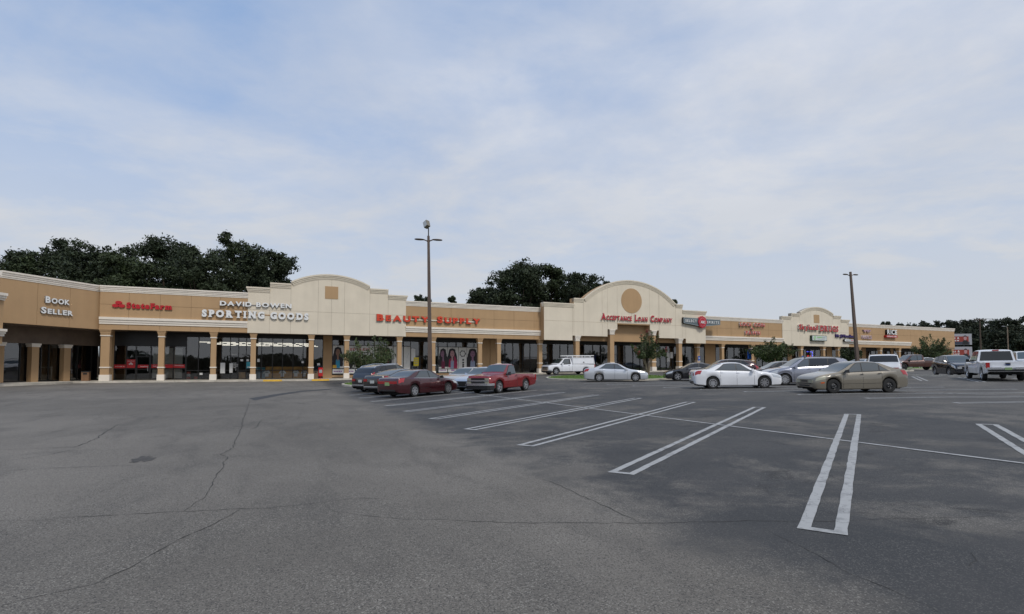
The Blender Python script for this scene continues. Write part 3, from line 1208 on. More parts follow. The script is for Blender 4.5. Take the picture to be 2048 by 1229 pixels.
# ------------------------------------------------------------------ slanted corner wall and the wing on the left
ev = (CV - EV)
elen = ev.length
e_rz = math.atan2(ev.y, ev.x) - ROT
e_loc = (*loc2(EV), 0)
fd = fascia(plaza, 0, elen + .1, [2.6, 5.13], e_loc, e_rz, lower=False, name='slanted_fascia')
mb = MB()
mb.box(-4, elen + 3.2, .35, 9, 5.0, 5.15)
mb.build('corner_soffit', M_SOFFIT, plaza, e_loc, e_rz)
dfr = MB()
dfr.box(-3.0, 10.5, 3.0, 3.1, 4.0, 5.0)
dfr.box(-3.0, 10.5, 3.0, 3.1, .38, .50)
for x in (1.2, 2.4, 3.6, 5.2, 5.85, 7.2, 8.3, 9.6, 10.4):
    dfr.box(x - .03, x + .03, 2.98, 3.1, .5, 4.0)
df = dfr.build('corner_storefront', M_FRAME, plaza, e_loc, e_rz)
for a, b in ((-3, 1.2), (1.2, 2.4), (2.4, 3.6), (3.6, 5.2), (5.2, 5.85), (5.85, 7.2), (7.2, 8.3), (8.3, 9.6), (9.6, 10.4)):
    m2 = MB()
    m2.add([(a + .03, 3.05, .5), (b - .03, 3.05, .5), (b - .03, 3.05, 4.0), (a + .03, 3.05, 4.0)], [(0, 1, 2, 3)])
    m2.build('pane', M_GLASS, df)
for a in (4.05, 6.65, 1.5):
    m2 = MB()
    m2.box(a, a + .55, 2.4, 2.9, .37, 3.55)
    c = m2.build('corner_column', M_TAN, plaza, e_loc, e_rz)
    m2 = MB()
    m2.box(a - .06, a + .61, 2.34, 2.96, 3.30, 3.46)
    m2.box(a - .10, a + .65, 2.30, 3.0, 3.46, 3.6)
    m2.build('capital', M_TRIM, c)
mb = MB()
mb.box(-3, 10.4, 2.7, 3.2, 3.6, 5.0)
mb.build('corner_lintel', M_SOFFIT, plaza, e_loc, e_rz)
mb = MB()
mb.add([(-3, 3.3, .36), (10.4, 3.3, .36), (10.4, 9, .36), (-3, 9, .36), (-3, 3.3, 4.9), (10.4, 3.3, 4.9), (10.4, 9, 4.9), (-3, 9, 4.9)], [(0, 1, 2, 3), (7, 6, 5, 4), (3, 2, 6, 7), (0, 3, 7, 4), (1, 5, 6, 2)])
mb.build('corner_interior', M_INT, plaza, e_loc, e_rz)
# wing end, just inside the left edge of the picture
wl = loc2((-36.6, 36.6))
mb = MB()
mb.box(-8, 0, 0, 1.4, 3.30, 6.45)
w = mb.build('wing_fascia', M_TAN, plaza, (*wl, 0), -ROT)
m2 = MB()
m2.box(-8, .10, -.12, 1.4, 6.40, 6.55)
m2.box(-8, .20, -.22, 1.4, 6.5504, 6.72)
m2.box(-8, .30, -.32, 1.4, 6.7204, 6.92)
m2.build('cornice', M_TRIM, w)
m2 = MB()
m2.box(-8, .14, -.14, 1.4, 3.82, 4.0)
m2.box(-8, .24, -.24, 1.4, 4.0004, 4.16)
m2.box(-8, .34, -.34, 1.4, 4.1604, 4.34)
m2.build('band', M_TRIM, w)
mb = MB()
mb.box(-8, -.55, 0, .5, .2, 3.3)
mb.build('wing_wall', M_TAN, plaza, (*wl, 0), -ROT)
# ------------------------------------------------------------------ channel letters
GLY = {}


def glyph(ch, bold=.0, serif=0.0, depth=.12):
    key = (ch, bold, serif, depth)
    if key in GLY:
        return GLY[key]
    cu = bpy.data.curves.new('glyph', 'FONT')
    cu.body = ch
    cu.size = 1.0
    cu.resolution_u = 3
    cu.offset = bold
    cu.extrude = depth / 2
    ob = bpy.data.objects.new('glyph', cu)
    me = bpy.data.meshes.new_from_object(ob)
    bpy.data.objects.remove(ob)
    bpy.data.curves.remove(cu)
    if serif and ch.isalpha():
        vs = np.array([v.co[:] for v in me.vertices])
        h0, h1 = vs[:, 1].min(), vs[:, 1].max()
        segs = set()
        for e in me.edges:
            a, b = vs[e.vertices[0]], vs[e.vertices[1]]
            if abs(a[1] - b[1]) < 1e-4 and a[2] > 0 and b[2] > 0 and abs(a[0] - b[0]) > .05:
                if abs(a[1] - h0) < 1e-3 or abs(a[1] - h1) < 1e-3:
                    segs.add((round(min(a[0], b[0]), 3), round(max(a[0], b[0]), 3), round(float(a[1]), 3)))
        bm = bmesh.new()
        bm.from_mesh(me)
        for x0, x1, y in segs:
            wide = x1 - x0
            e0 = serif
            e1 = serif if wide < .26 else 0.0
            th = serif * 1.05
            ya, yb = (y, y + th) if abs(y - h0) < 1e-3 else (y - th, y)
            mtx = Matrix.Translation(((x0 - e0 + x1 + e1) / 2, (ya + yb) / 2, 0)) @ Matrix.Diagonal((x1 + e1 - x0 + e0, th, depth * .98, 1))
            bmesh.ops.create_cube(bm, size=1.0, matrix=mtx)
        bm.to_mesh(me)
        bm.free()
    me.name = 'letter'
    idx = [0 if p.normal.z > .5 else 1 for p in me.polygons]
    me.materials.append(None)
    me.materials.append(None)
    me.polygons.foreach_set('material_index', idx)
    co = np.array([v.co[:] for v in me.vertices]) if len(me.vertices) else np.zeros((1, 3))
    GLY[key] = (me, co[:, 0].min(), co[:, 0].max(), co[:, 1].min(), co[:, 1].max())
    return GLY[key]


def letters(parent, text, x0, x1, z0, z1, y, face, side, bold=.02, serif=0.0, depth=.14, gap=.10, small=None, tiltz=0.0, name='letter', space=.42):
    """fit a line of text into [x0,x1]x[z0,z1] (cap height) in front of y; small = small-caps ratio"""
    H = glyph('H', bold, 0, .1)
    ch_h = H[4] - H[3]
    items, cx = [], 0.0
    for i, c in enumerate(text):
        if c == ' ':
            cx += space
            continue
        first = (i == 0 or text[i - 1] == ' ')
        s = 1.0 if (not small or first) else small
        cc = c.upper() if small else c
        g = glyph(cc, bold, serif, .1)
        items.append((g, cx - g[1] * s, s))
        cx += (g[2] - g[1]) * s + gap * s
    total = cx - gap
    sx = (x1 - x0) / total
    sz = (z1 - z0) / ch_h
    for g, gx, s in items:
        me = g[0]
        o = bpy.data.objects.new(name, me)
        link(o, parent)
        o.material_slots[0].link = 'OBJECT'
        o.material_slots[0].material = face
        o.material_slots[1].link = 'OBJECT'
        o.material_slots[1].material = side
        f = gx / total if total else 0
        m = Matrix.Translation((x0 + gx * sx, y - depth / 2, z0 + tiltz * f)) @ Matrix.Rotation(R(90), 4, 'X')
        o.matrix_basis = m @ Matrix.Diagonal((sx * s, sz * s, depth / .1, 1))
    return sx, sz


def sign_root(name, label, t, z, cat='sign', y=0.0):
    x_, y_ = xy(t, -y)
    o = empty(name, (x_, y_, 0), ROT)
    return tag(o, label, cat)


def flat(parent, name, m, pts, y):
    mb = MB()
    mb.add([(x, y, z) for x, z in pts], [list(range(len(pts)))])
    return mb.build(name, m, parent)


LW = mat('letter_white', (.78, .78, .76), .4)
LWS = mat('letter_return_grey', (.20, .19, .18), .5)
LR = mat('letter_red', (.46, .008, .014), .35)
LRS = mat('letter_return_red', (.16, .01, .012), .5)
LO = mat('letter_orange', (.62, .055, .018), .38, var=.12, scale=1.5)
LOS = mat('letter_return_brown', (.12, .03, .02), .5)
LD = mat('letter_crimson', (.44, .012, .03), .35)
LDS = mat('letter_return_pale', (.62, .56, .52), .5)
LF = mat('letter_faded_red', (.60, .10, .085), .5, var=.25, scale=1.2)
LP = mat('letter_purple', (.035, .016, .11), .4)
LPK = mat('letter_faded_pink', (.42, .28, .32), .5)
LB = mat('letter_black', (.01, .01, .01), .4)

# each root sits in the plaza frame; local x = t, local y = depth, z up
def root_at(name, label, t):
    x_, y_ = xy(t, 0)
    return tag(empty(name, (x_, y_, zf(t) + 5.0), ROT), label, 'sign'), t, zf(t) + 5.0


def sign(name, label, t):
    o, t0, z0 = root_at(name, label, t)
    return o, (lambda x: x - t0), (lambda z: z - z0)


o, X, Z = sign('shop_sign', 'red bold sign with three ovals above the blinds window', 3.2)
mb = MB()
for cx, cz in ((1.39, 7.42), (1.16, 7.13), (1.62, 7.13)):
    mb.prism([(X(cx + .25 * math.cos(a * math.pi / 10)), Z(cz + .155 * math.sin(a * math.pi / 10))) for a in range(20)], -.13, -.0)
fix_normals(mb.build('oval_emblem', LR, o))
letters(o, 'StateFarm', X(1.97), X(5.50), Z(6.97), Z(7.52), 0, LR, LRS, bold=.062, serif=.055, depth=.12, gap=.05)

# slanted wall sign
b_root = tag(empty('shop_sign', (EV.x, EV.y, 5.4), math.atan2(ev.y, ev.x)), 'white two line letters on the slanted tan corner wall', 'sign')
letters(b_root, 'Book', 3.11, 5.0, 6.86 - 5.4, 7.40 - 5.4, -.0, LW, LWS, bold=.040, depth=.13, small=.80, gap=.10)
letters(b_root, 'Seller', 2.81, 5.3, 5.98 - 5.4, 6.50 - 5.4, -.0, LW, LWS, bold=.040, depth=.13, small=.80, gap=.10)

o, X, Z = sign('shop_sign', 'white two line letters, sans over heavy slab serif, across tan and cream wall', 12.6)
letters(o, 'DAVID BOWEN', X(9.40), X(15.75), Z(7.55), Z(8.0), -.08, LW, LWS, bold=.040, depth=.15, gap=.10)
letters(o, 'SPORTING GOODS', X(7.92), X(17.37), Z(6.44), Z(7.14), -.08, LW, LWS, bold=.065, serif=.085, depth=.16, gap=.15, space=.5)
for z in (7.63, 6.72):
    mb = MB()
    mb.box(X(9.4 if z > 7 else 8.0), X(15.6 if z > 7 else 17.2), -.09, -.065, Z(z), Z(z + .10))
    mb.build('raceway', LWS if z > 7 else M_TAN, o)

o, X, Z = sign('shop_sign', 'orange red capital letters behind the tall lamp post', 30.0)
letters(o, 'Beauty Supply', X(24.18), X(36.0), Z(6.62), Z(7.36), -.08, LO, LOS, bold=.055, depth=.16, small=.88, gap=.15, space=.55)
mb = MB()
mb.box(X(24.5), X(35.6), -.09, -.065, Z(6.78), Z(6.92))
mb.build('raceway', M_CREAM, o)

o, X, Z = sign('shop_sign', 'red capital letters under the round medallion of the big arch', 57.7)
letters(o, 'Acceptance Loan Company', X(51.93), X(63.3), Z(7.66), Z(8.52), -1.02, LD, LDS, bold=.040, serif=.04, depth=.16, small=.68, gap=.07, space=.5)

o, X, Z = sign('shop_sign', 'grey pennant sign with a red round badge in the middle', 68.3)
M_SLATE = mat('slate_panel', (.105, .135, .150), .5)
M_SLATE_E = mat('pale_edge', (.38, .43, .44), .5)
poly = [(65.05, 7.62), (68.3, 7.22), (71.7, 7.58), (71.7, 8.30), (65.05, 8.42)]
mb = MB()
mb.prism([(X(x), Z(z)) for x, z in poly], -1.35, -1.06)
fix_normals(mb.build('panel', M_DARK, o))
mb = MB()
mb.prism([(X(68.3 + (x - 68.3) * .985), Z(7.85 + (z - 7.85) * .93)) for x, z in poly], -1.365, -1.34)
fix_normals(mb.build('panel', M_SLATE_E, o))
mb = MB()
mb.prism([(X(68.3 + (x - 68.3) * .965), Z(7.86 + (z - 7.85) * .82)) for x, z in poly], -1.375, -1.355)
fix_normals(mb.build('panel', M_SLATE, o))
letters(o, 'SELECT', X(65.35), X(67.35), Z(7.80), Z(8.16), -1.375, LW, LWS, bold=.02, depth=.03, gap=.16, serif=.05)
letters(o, 'SPIRITS', X(69.2), X(71.4), Z(7.72), Z(8.06), -1.375, LW, LWS, bold=.02, depth=.03, gap=.16, serif=.05)
M_BADGE_L = mat('badge_pink', (.55, .20, .20), .45)
for rx, rz_, yy, m in ((.72, .80, -1.50, LD), (.52, .60, -1.52, M_BADGE_L), (.46, .53, -1.54, LD)):
    mb = MB()
    pts = []
    for k in range(48):
        a = 2 * math.pi * k / 48
        w = 1 + (.045 * math.cos(8 * a) if rx > .7 else 0)
        pts.append((X(68.3) + rx * w * math.cos(a), Z(7.86) + rz_ * w * math.sin(a)))
    mb.prism(pts, yy, yy + (.4 if rx > .7 else .03))
    fix_normals(mb.build('badge', m, o))
letters(o, 'ABC', X(67.90), X(68.72), Z(7.68), Z(8.05), -1.54, LW, LWS, bold=.03, depth=.03, gap=.04)

o, X, Z = sign('shop_sign', 'faded red three line letters on the tan wall above the leafy tree', 79.2)
letters(o, 'LOCK COIN', X(76.6), X(81.7), Z(7.70), Z(8.22), -.0, LF, LDS, bold=.02, depth=.28, gap=.10, serif=.03)
letters(o, '&', X(78.85), X(79.4), Z(7.26), Z(7.5), -.0, LF, LDS, bold=.02, depth=.28)
letters(o, 'PAWN', X(77.7), X(80.7), Z(6.46), Z(7.02), -.0, LF, LDS, bold=.02, depth=.28, gap=.10, serif=.03)

o, X, Z = sign('shop_sign', 'red serif letters below the square medallion of the far arch', 93.6)
letters(o, 'Skyland', X(88.95), X(93.3), Z(7.56), Z(8.36), -.07, LR, LDS, bold=.035, serif=.05, depth=.30, gap=.06)
letters(o, 'DRUGS', X(93.75), X(98.15), Z(7.40), Z(8.34), -.07, LR, LDS, bold=.035, serif=.06, depth=.30, gap=.10)

o, X, Z = sign('shop_sign', 'white box sign with a green leaf emblem below red serif letters', 93.4)
M_BOXG = mat('dark_green_case', (.012, .045, .03), .5)
M_BOXW = mat('pale_sign_face', (.58, .62, .60), .5)
M_LEAF_E = mat('leaf_green_print', (.20, .52, .12), .5)
M_GREYP = mat('grey_print', (.33, .38, .38), .5)
mb = MB()
mb.box(X(91.73), X(95.2), -.45, -.07, Z(5.80), Z(6.66))
mb.build('case', M_BOXG, o)
mb = MB()
mb.box(X(91.80), X(95.12), -.47, -.44, Z(5.88), Z(6.59))
mb.build('sign_face', M_BOXW, o)
mb = MB()
mb.prism([(X(92.35) + .27 * math.cos(k * math.pi / 12), Z(6.24) + .29 * math.sin(k * math.pi / 12)) for k in range(24)], -.485, -.46)
fix_normals(mb.build('leaf_emblem', M_LEAF_E, o))
mb = MB()
mb.prism([(X(92.35) + .13 * math.cos(k * math.pi / 6), Z(6.22) + .19 * math.sin(k * math.pi / 6)) for k in range(12)], -.495, -.484)
fix_normals(mb.build('leaf_emblem', M_BOXW, o))
for k in range(9):
    mb = MB()
    mb.box(X(92.9 + k * .22), X(93.04 + k * .22), -.485, -.46, Z(6.26), Z(6.46))
    mb.build('print_mark', M_LEAF_E if k < 5 else M_GREYP, o)
mb = MB()
mb.box(X(92.9), X(94.7), -.485, -.46, Z(6.06), Z(6.13))
mb.build('print_mark', M_GREYP, o)

o, X, Z = sign('shop_sign', 'dark purple script letters left of the far lamp post', 100.0)
letters(o, 'Mr.J Handbath', X(97.65), X(102.9), Z(6.52), Z(7.02), -.07, LP, LP, bold=.03, depth=.22, gap=.02, space=.3)
o, X, Z = sign('shop_sign', 'white pill shaped sign under the purple letters', 101.1)
mb = MB()
pill = [(X(99.75) + .20 * math.cos(a), Z(6.02) + .20 * math.sin(a)) for a in [R(90 + 18 * k) for k in range(11)]] + [(X(102.5) + .20 * math.cos(a), Z(6.02) + .20 * math.sin(a)) for a in [R(-90 + 18 * k) for k in range(11)]]
mb.prism(pill, -.40, -.07)
fix_normals(mb.build('case', M_DARK, o))
mb = MB()
mb.prism([(X(101.1) + (x - X(101.1)) * .97, Z(6.02) + (z - Z(6.02)) * .84) for x, z in pill], -.42, -.39)
fix_normals(mb.build('sign_face', LW, o))
for k in range(8):
    mb = MB()
    mb.box(X(99.95 + .31 * k), X(100.18 + .31 * k), -.435, -.41, Z(5.95), Z(6.09))
    mb.build('print_mark', M_GREYP if k < 4 else LR, o)

o, X, Z = sign('shop_sign', 'small faded pink two line letters right of the far lamp post', 105.6)
letters(o, 'VIP', X(104.7), X(106.7), Z(7.50), Z(7.95), 0, LPK, LPK, bold=.02, depth=.22, gap=.06)
letters(o, 'NAILS', X(104.3), X(106.9), Z(6.38), Z(7.0), 0, LPK, LDS, bold=.02, depth=.22, gap=.08)

o, X, Z = sign('shop_sign', 'heavy white letters over a red bar near the right end of the wall', 112.1)
letters(o, 'RICE', X(110.8), X(113.5), Z(7.32), Z(8.15), -.0, LW, M_DARK, bold=.03, depth=.40, gap=.10)
mb = MB()
mb.box(X(110.45), X(113.55), -.42, -.0, Z(6.76), Z(7.13))
mb.build('red_bar', LR, o)
letters(o, 'CONSULTING', X(110.6), X(113.3), Z(6.83), Z(7.05), -.42, LW, LW, bold=.015, depth=.02, gap=.12)

# ------------------------------------------------------------------ prints on the shop windows
def shop_thing(name, label, cat, t, z):
    x_, y_ = xy(t, -YS)
    return tag(empty(name, (x_, y_, z), ROT), label, cat)


def vinyl(name, label, t0, t1, z0, z1, m, cat='sign', y=-.075):
    o = shop_thing(name, label, cat, (t0 + t1) / 2, z0)
    h = (t1 - t0) / 2
    mb = MB()
    mb.box(-h, h, y - .004, y, 0, z1 - z0)
    mb.build('sheet', m, o)
    return o


LWH = mat('print_white', (.70, .70, .68), .5)
o = vinyl('window_decal', 'red band decal left of the door under the three oval sign', .5, 1.40, 1.52, 1.86, M_RED)
letters(o, 'AUTO HOME LIFE', -.36, .36, .12, .20, -.079, LWH, LWH, bold=.01, depth=.004)
o = vinyl('window_decal', 'tall red decal with a white emblem beside the first door', 1.47, 2.15, 1.54, 2.35, M_RED)
letters(o, 'StateFarm', -.26, .26, .62, .70, -.079, LWH, LWH, bold=.01, depth=.004)
mb = MB()
for cx, cz in ((0, .46), (-.09, .36), (.09, .36)):
    mb.prism([(cx + .08 * math.cos(k * .6283), cz + .055 * math.sin(k * .6283)) for k in range(10)], -.084, -.080)
fix_normals(mb.build('oval_emblem', LWH, o))
o = vinyl('window_decal', 'red door decal with small white lettering', 2.35, 3.22, 1.54, 1.84, M_RED, y=-.085)
letters(o, 'StateFarm', -.22, .36, .10, .20, -.089, LWH, LWH, bold=.015, depth=.004)
o = vinyl('window_decal', 'long red band decal across the blinds', 3.45, 5.22, 1.54, 1.88, M_RED)
letters(o, 'BANK INSURANCE', -.75, .1, .12, .21, -.079, LWH, LWH, bold=.01, depth=.004)
o = vinyl('window_decal', 'red band decal at the right end of the blinds', 5.27, 6.22, 1.54, 1.88, M_RED)
letters(o, 'FINANCIAL', -.38, .38, .18, .26, -.079, LWH, LWH, bold=.01, depth=.004)
o = shop_thing('door_number', 'grey street number over the first shop door', 'sign', 2.78, 2.85)
letters(o, '3986-C', -.36, .36, -.0, .14, -.06, M_GREYP, M_GREYP, bold=.015, depth=.004)
o = shop_thing('door_number', 'white street number over the sports shop door', 'sign', 10.5, 2.85)
letters(o, '3986', -.20, .20, .0, .12, -.06, LWH, LWH, bold=.015, depth=.004)
o = shop_thing('door_number', 'pale street number over the door behind the white truck', 'sign', 46.0, 3.42)
letters(o, '3978-B', -.38, .38, .0, .17, -.06, LWH, LWH, bold=.015, depth=.004)
o = shop_thing('door_number', 'pale street number beside the tall portico column', 'sign', 55.0, 3.46)
letters(o, '3978-A', -.40, .40, .0, .17, -.06, LWH, LWH, bold=.015, depth=.004)
M_TEAL = mat('teal_print', (.04, .30, .38), .5)
o = vinyl('window_poster', 'teal poster in the sports shop door bay', 11.64, 12.12, 1.50, 2.16, M_TEAL, 'poster')
mb = MB()
mb.box(-.16, .16, -.085, -.08, .06, .16)
mb.build('print_mark', LWH, o)
for t, z, w, h, lb in ((7.62, .85, .26, .2, 'small white card low in the second window'), (9.5, 1.0, .42, 1.05, 'pair of white notices beside the sports shop column'), (10.25, 1.05, .30, .95, 'narrow white notice left of the sports shop door'), (11.2, 2.22, .26, .20, 'small white card above the teal poster on the left'), (11.75, 2.22, .22, .20, 'small white card above the teal poster on the right'), (12.75, 2.15, .22, .32, 'white notice high in the pane with blue boxes'), (17.0, 2.05, .22, .18, 'small white card above the last shirts'), (18.6, 1.80, .28, .24, 'white notice above the red news box'), (28.9, 2.3, .5, 1.45, 'white paper on the beauty shop door'), (66.0, 2.4, .55, 1.3, 'white notice beside the portico tree'), (66.6, 2.9, .5, .9, 'white notice near the portico tree, right of the longer one')):
    vinyl('window_notice', lb, t - w / 2, t + w / 2, z, z + h, LWH, 'notice')
o = shop_thing('window_decal', 'round white lettering decal on the sports shop door', 'sign', 10.5, 1.55)
letters(o, 'DAVID', -.22, .22, .42, .53, -.09, LWH, LWH, bold=.02, depth=.004)
letters(o, 'BOWEN', -.36, .36, .26, .38, -.09, LWH, LWH, bold=.02, depth=.004)
letters(o, 'SPORTING', -.34, .34, .13, .22, -.09, LWH, LWH, bold=.02, depth=.004)
letters(o, 'GOODS', -.18, .18, .0, .09, -.09, LWH, LWH, bold=.02, depth=.004)

# brown paper lining and the shirts hung before it
mb = MB()
mb.box(13.42, 17.9, YS + .14, YS + .18, .46, 1.66)
o = mb.build('paper_lining', M_CARD, None, FRAME, ROT)
tag(o, 'brown paper lining behind the white shirts in the sports shop window', 'paper')
for k, (t, lb) in enumerate(((13.55, 'white shirt hung leftmost in the sports shop window'), (15.05, 'white shirt second from left in the sports shop window'), (16.35, 'white shirt third from left in the sports shop window'), (17.2, 'white shirt hung nearest the column on the right'))):
    o = shop_thing('t_shirt', lb, 'shirt', t, .62)
    o['group'] = 'shirts in the sports shop window'
    pts = [(-.17, 0), (.17, 0), (.18, .38), (.30, .30), (.36, .42), (.20, .62), (.08, .64), (0, .59), (-.08, .64), (-.20, .62), (-.36, .42), (-.30, .30), (-.18, .38)]
    mb = MB()
    mb.prism(pts, .09, .13)
    fix_normals(mb.build('cloth', M_CLOTH, o))
    mb = MB()
    mb.box(-.13, .13, .08, .089, .38, .46)
    mb.build('print_mark', M_GREYP, o)
M_BLUEB = mat('pale_blue_carton', (.30, .45, .58), .6, var=.2, scale=3)
for t, z1, lb in ((12.72, 1.62, 'tall pale blue carton in the sports shop window'), (13.18, 1.60, 'pale blue carton beside the leftmost shirt')):
    o = shop_thing('display_carton', lb, 'carton', t, .44)
    mb = MB()
    mb.box(-.2, .2, .25, .6, 0, z1 - .44)
    mb.build('box', M_BLUEB, o)
    mb = MB()
    mb.box(-.2, .2, .245, .25, z1 - .64, z1 - .48)
    mb.build('print_mark', M_TEAL, o)
o = shop_thing('cardboard_box', 'brown cardboard boxes low behind the sports shop door', 'box', 11.35, .44)
mb = MB()
mb.box(-.42, .25, .35, .9, 0, .66)
mb.build('box', M_CARD, o)
for k, (t, h, lb) in enumerate(((6.45, .75, 'orange and white display stack in the second window'), (7.15, .42, 'small orange box on the second window floor'))):
    o = shop_thing('display_stack', lb, 'display', t, .44)
    for j in range(3 if k == 0 else 1):
        mb = MB()
        mb.box(-.18, .18, .35, .7, j * .25 + .01, j * .25 + .22)
        mb.build('box', (LO, LWH, LO)[j], o)

# ------------------------------------------------------------------ beauty shop posters
SK1 = mat('print_skin_brown', (.24, .13, .085), .6)
SK2 = mat('print_skin_rose', (.42, .23, .24), .6)
SK3 = mat('print_skin_plum', (.25, .13, .20), .6)
HR = mat('print_hair_black', (.018, .014, .016), .6)
HRP = mat('print_hair_magenta', (.30, .012, .06), .6)
CLB = mat('print_blue_top', (.03, .25, .40), .6)
CLG = mat('print_grey_top', (.26, .30, .42), .6)
CLR = mat('print_maroon_top', (.14, .01, .04), .6)
PAPER = mat('poster_paper', (.66, .65, .62), .6, var=.06, scale=2)
LPUR = mat('print_purple', (.25, .08, .32), .5)
LGOLD = mat('print_gold', (.62, .36, .03), .5)


def ell(cx, cz, rx, rz_, n=22, wob=0.0, seed=0):
    rr = random.Random(seed)
    return [(cx + rx * (1 + rr.uniform(-wob, wob)) * math.cos(2 * math.pi * k / n), cz + rz_ * (1 + rr.uniform(-wob, wob)) * math.sin(2 * math.pi * k / n)) for k in range(n)]


def layer(o, name, m, pts, k):
    mb = MB()
    y = -.080 - .0025 * k
    mb.add([(x, y, z) for x, z in pts], [list(range(len(pts)))])
    return mb.build(name, m, o)


def portrait(label, t0, t1, z0, z1, cx, hair, skin, top, hw=.42, turn=0.0, second=None, seed=0):
    o = vinyl('portrait_poster', label, t0, t1, z0, z1, PAPER, 'poster')
    H = z1 - z0
    rr = random.Random(seed)
    # long hair outline
    pts = []
    for k in range(13):
        f = k / 12
        pts.append((cx - hw * (.55 + .45 * math.sin(min(1, f * 1.5) * 1.57)) * (1 + rr.uniform(-.06, .06)), H * (.88 - .80 * f)))
    for k in range(13):
        f = 1 - k / 12
        pts.append((cx + hw * (.55 + .45 * math.sin(min(1, f * 1.5) * 1.57)) * (1 + rr.uniform(-.06, .06)), H * (.88 - .80 * f)))
    top_arc = [(cx + hw * .62 * math.cos(a), H * .86 + hw * .32 * math.sin(a)) for a in [math.pi * k / 10 for k in range(11)]]
    layer(o, 'print_hair', hair, pts[::-1] if False else pts, 1)
    layer(o, 'print_hair', HR, top_arc + [(cx - hw * .62, H * .74), (cx + hw * .62, H * .74)], 2)
    # shoulders and top
    layer(o, 'print_top', top, [(cx - hw * .40, 0.02), (cx + hw * .42, 0.02), (cx + hw * .38, H * .34), (cx + hw * .15, H * .40), (cx, H * .33), (cx - hw * .15, H * .40), (cx - hw * .36, H * .34)], 3)
    layer(o, 'print_skin', skin, [(cx - hw * .17, H * .40), (cx, H * .30), (cx + hw * .17, H * .40), (cx + hw * .14, H * .60), (cx - hw * .14, H * .60)], 4)
    layer(o, 'print_skin', skin, ell(cx + turn * .04, H * .70, hw * .42, H * .16), 5)
    layer(o, 'print_hair', HR, [(cx - hw * .36, H * .70), (cx - hw * .30, H * .82), (cx + hw * .05, H * .86), (cx + hw * .33, H * .80), (cx + hw * .36, H * .72), (cx + hw * .48, H * .86), (cx, H * .96), (cx - hw * .5, H * .86)], 6)
    for s in (-1, 1):
        layer(o, 'print_eye', HR, ell(cx + turn * .04 + s * hw * .13, H * .715, hw * .055, H * .012, 10), 7)
    layer(o, 'print_mouth', CLR, ell(cx + turn * .04, H * .625, hw * .09, H * .014, 10), 7)
    if second is not None:
        layer(o, 'print_hair', second, [(cx + hw * .30, 0.03), (cx + hw * 1.0, .03), (cx + hw * .95, H * .35), (cx + hw * .6, H * .55), (cx + hw * .34, H * .62)], 8)
        layer(o, 'print_hair', second, [(cx - hw * .30, H * .05), (cx - hw * .30, H * .50), (cx - hw * .62, H * .42), (cx - hw * .72, H * .05)], 8)
    return o


portrait('tall poster of a long haired woman in a blue top, leftmost beauty window', 20.05, 21.20, 1.50, 3.98, -.05, HR, SK1, CLB, hw=.55, seed=1)
o = vinyl('window_poster', 'white poster with dark red lettering behind the leafy tree', 21.28, 24.46, 1.50, 3.98, PAPER, 'poster')
letters(o, 'EETRESS', -1.0, 1.1, 1.95, 2.22, -.08, LR, LR, bold=.02, depth=.005, gap=.08, serif=.04)
for k, (cx, m) in enumerate(((-.9, HR), (-.2, HRP), (.6, HR), (1.2, HR))):
    layer(o, 'print_hair', m, ell(cx, .75, .28, .75, 20, .08, k), 2)
    layer(o, 'print_skin', (SK1, SK2, SK1, SK2)[k], ell(cx, 1.1, .13, .24), 3)
portrait('poster of a dark haired woman under a purple corner, right of the leafy tree', 24.54, 26.55, 1.50, 3.98, .35, HR, SK1, CLR, hw=.55, seed=3)
o = vinyl('window_poster', 'small white poster with dark lettering beside the beauty shop column', 26.62, 27.70, 1.50, 3.98, PAPER, 'poster')
letters(o, 'EV', -.35, .0, 1.25, 1.6, -.08, LB, LB, bold=.02, depth=.005)
layer(o, 'print_hair', HR, ell(.05, .45, .30, .45, 16, .1, 4), 2)
o = vinyl('window_poster', 'plain white panel with a thin black line drawing', 27.80, 28.55, .75, 3.98, PAPER, 'poster')
layer(o, 'print_line', M_GREYP, [(-.05, 1.9), (.2, 2.5), (.23, 2.5), (-.02, 1.88)], 1)
layer(o, 'print_line', M_GREYP, [(-.1, 1.2), (-.02, 1.7), (.0, 1.7), (-.08, 1.2)], 1)
o = vinyl('door_notice', 'bright yellow notice on the beauty shop door', 28.95, 29.55, 1.75, 2.75, mat('yellow_notice', (.70, .55, .03), .5), 'notice', y=-.10)
for k in range(3):
    layer(o, 'print_line', M_GREYP, [(-.2, .25 + .22 * k), (.2, .25 + .22 * k), (.2, .31 + .22 * k), (-.2, .31 + .22 * k)], 10)
portrait('poster of a woman looking sideways in maroon, left of three big window portraits', 31.95, 33.02, 1.44, 3.98, .0, HR, SK3, CLR, hw=.53, turn=-2.5, seed=5)
portrait('poster of a woman with long magenta hair, middle of three big window portraits', 33.06, 34.35, 1.44, 3.98, -.10, HR, SK2, CLG, hw=.64, second=HRP, seed=6)
o = vinyl('window_poster', 'white poster with a round black ring emblem between the portraits', 34.40, 35.42, 1.44, 3.98, PAPER, 'poster')
ring = MB()
for k in range(22):
    a0, a1 = 2 * math.pi * k / 22, 2 * math.pi * (k + .95) / 22
    r1 = .36 + (.06 if k % 3 == 0 else 0)
    ring.add([(.28 * math.cos(a0), -.083, 1.8 + .28 * math.sin(a0)), (r1 * math.cos(a0), -.083, 1.8 + r1 * math.sin(a0)), (r1 * math.cos(a1), -.083, 1.8 + r1 * math.sin(a1)), (.28 * math.cos(a1), -.083, 1.8 + .28 * math.sin(a1))], [(0, 1, 2, 3)])
ring.build('ring_emblem', LB, o)
for z in (.95, .62, .35, .12):
    layer(o, 'print_mark', LB, [(-.05, z), (.16, z), (.18, z + .20), (-.03, z + .22)], 2)
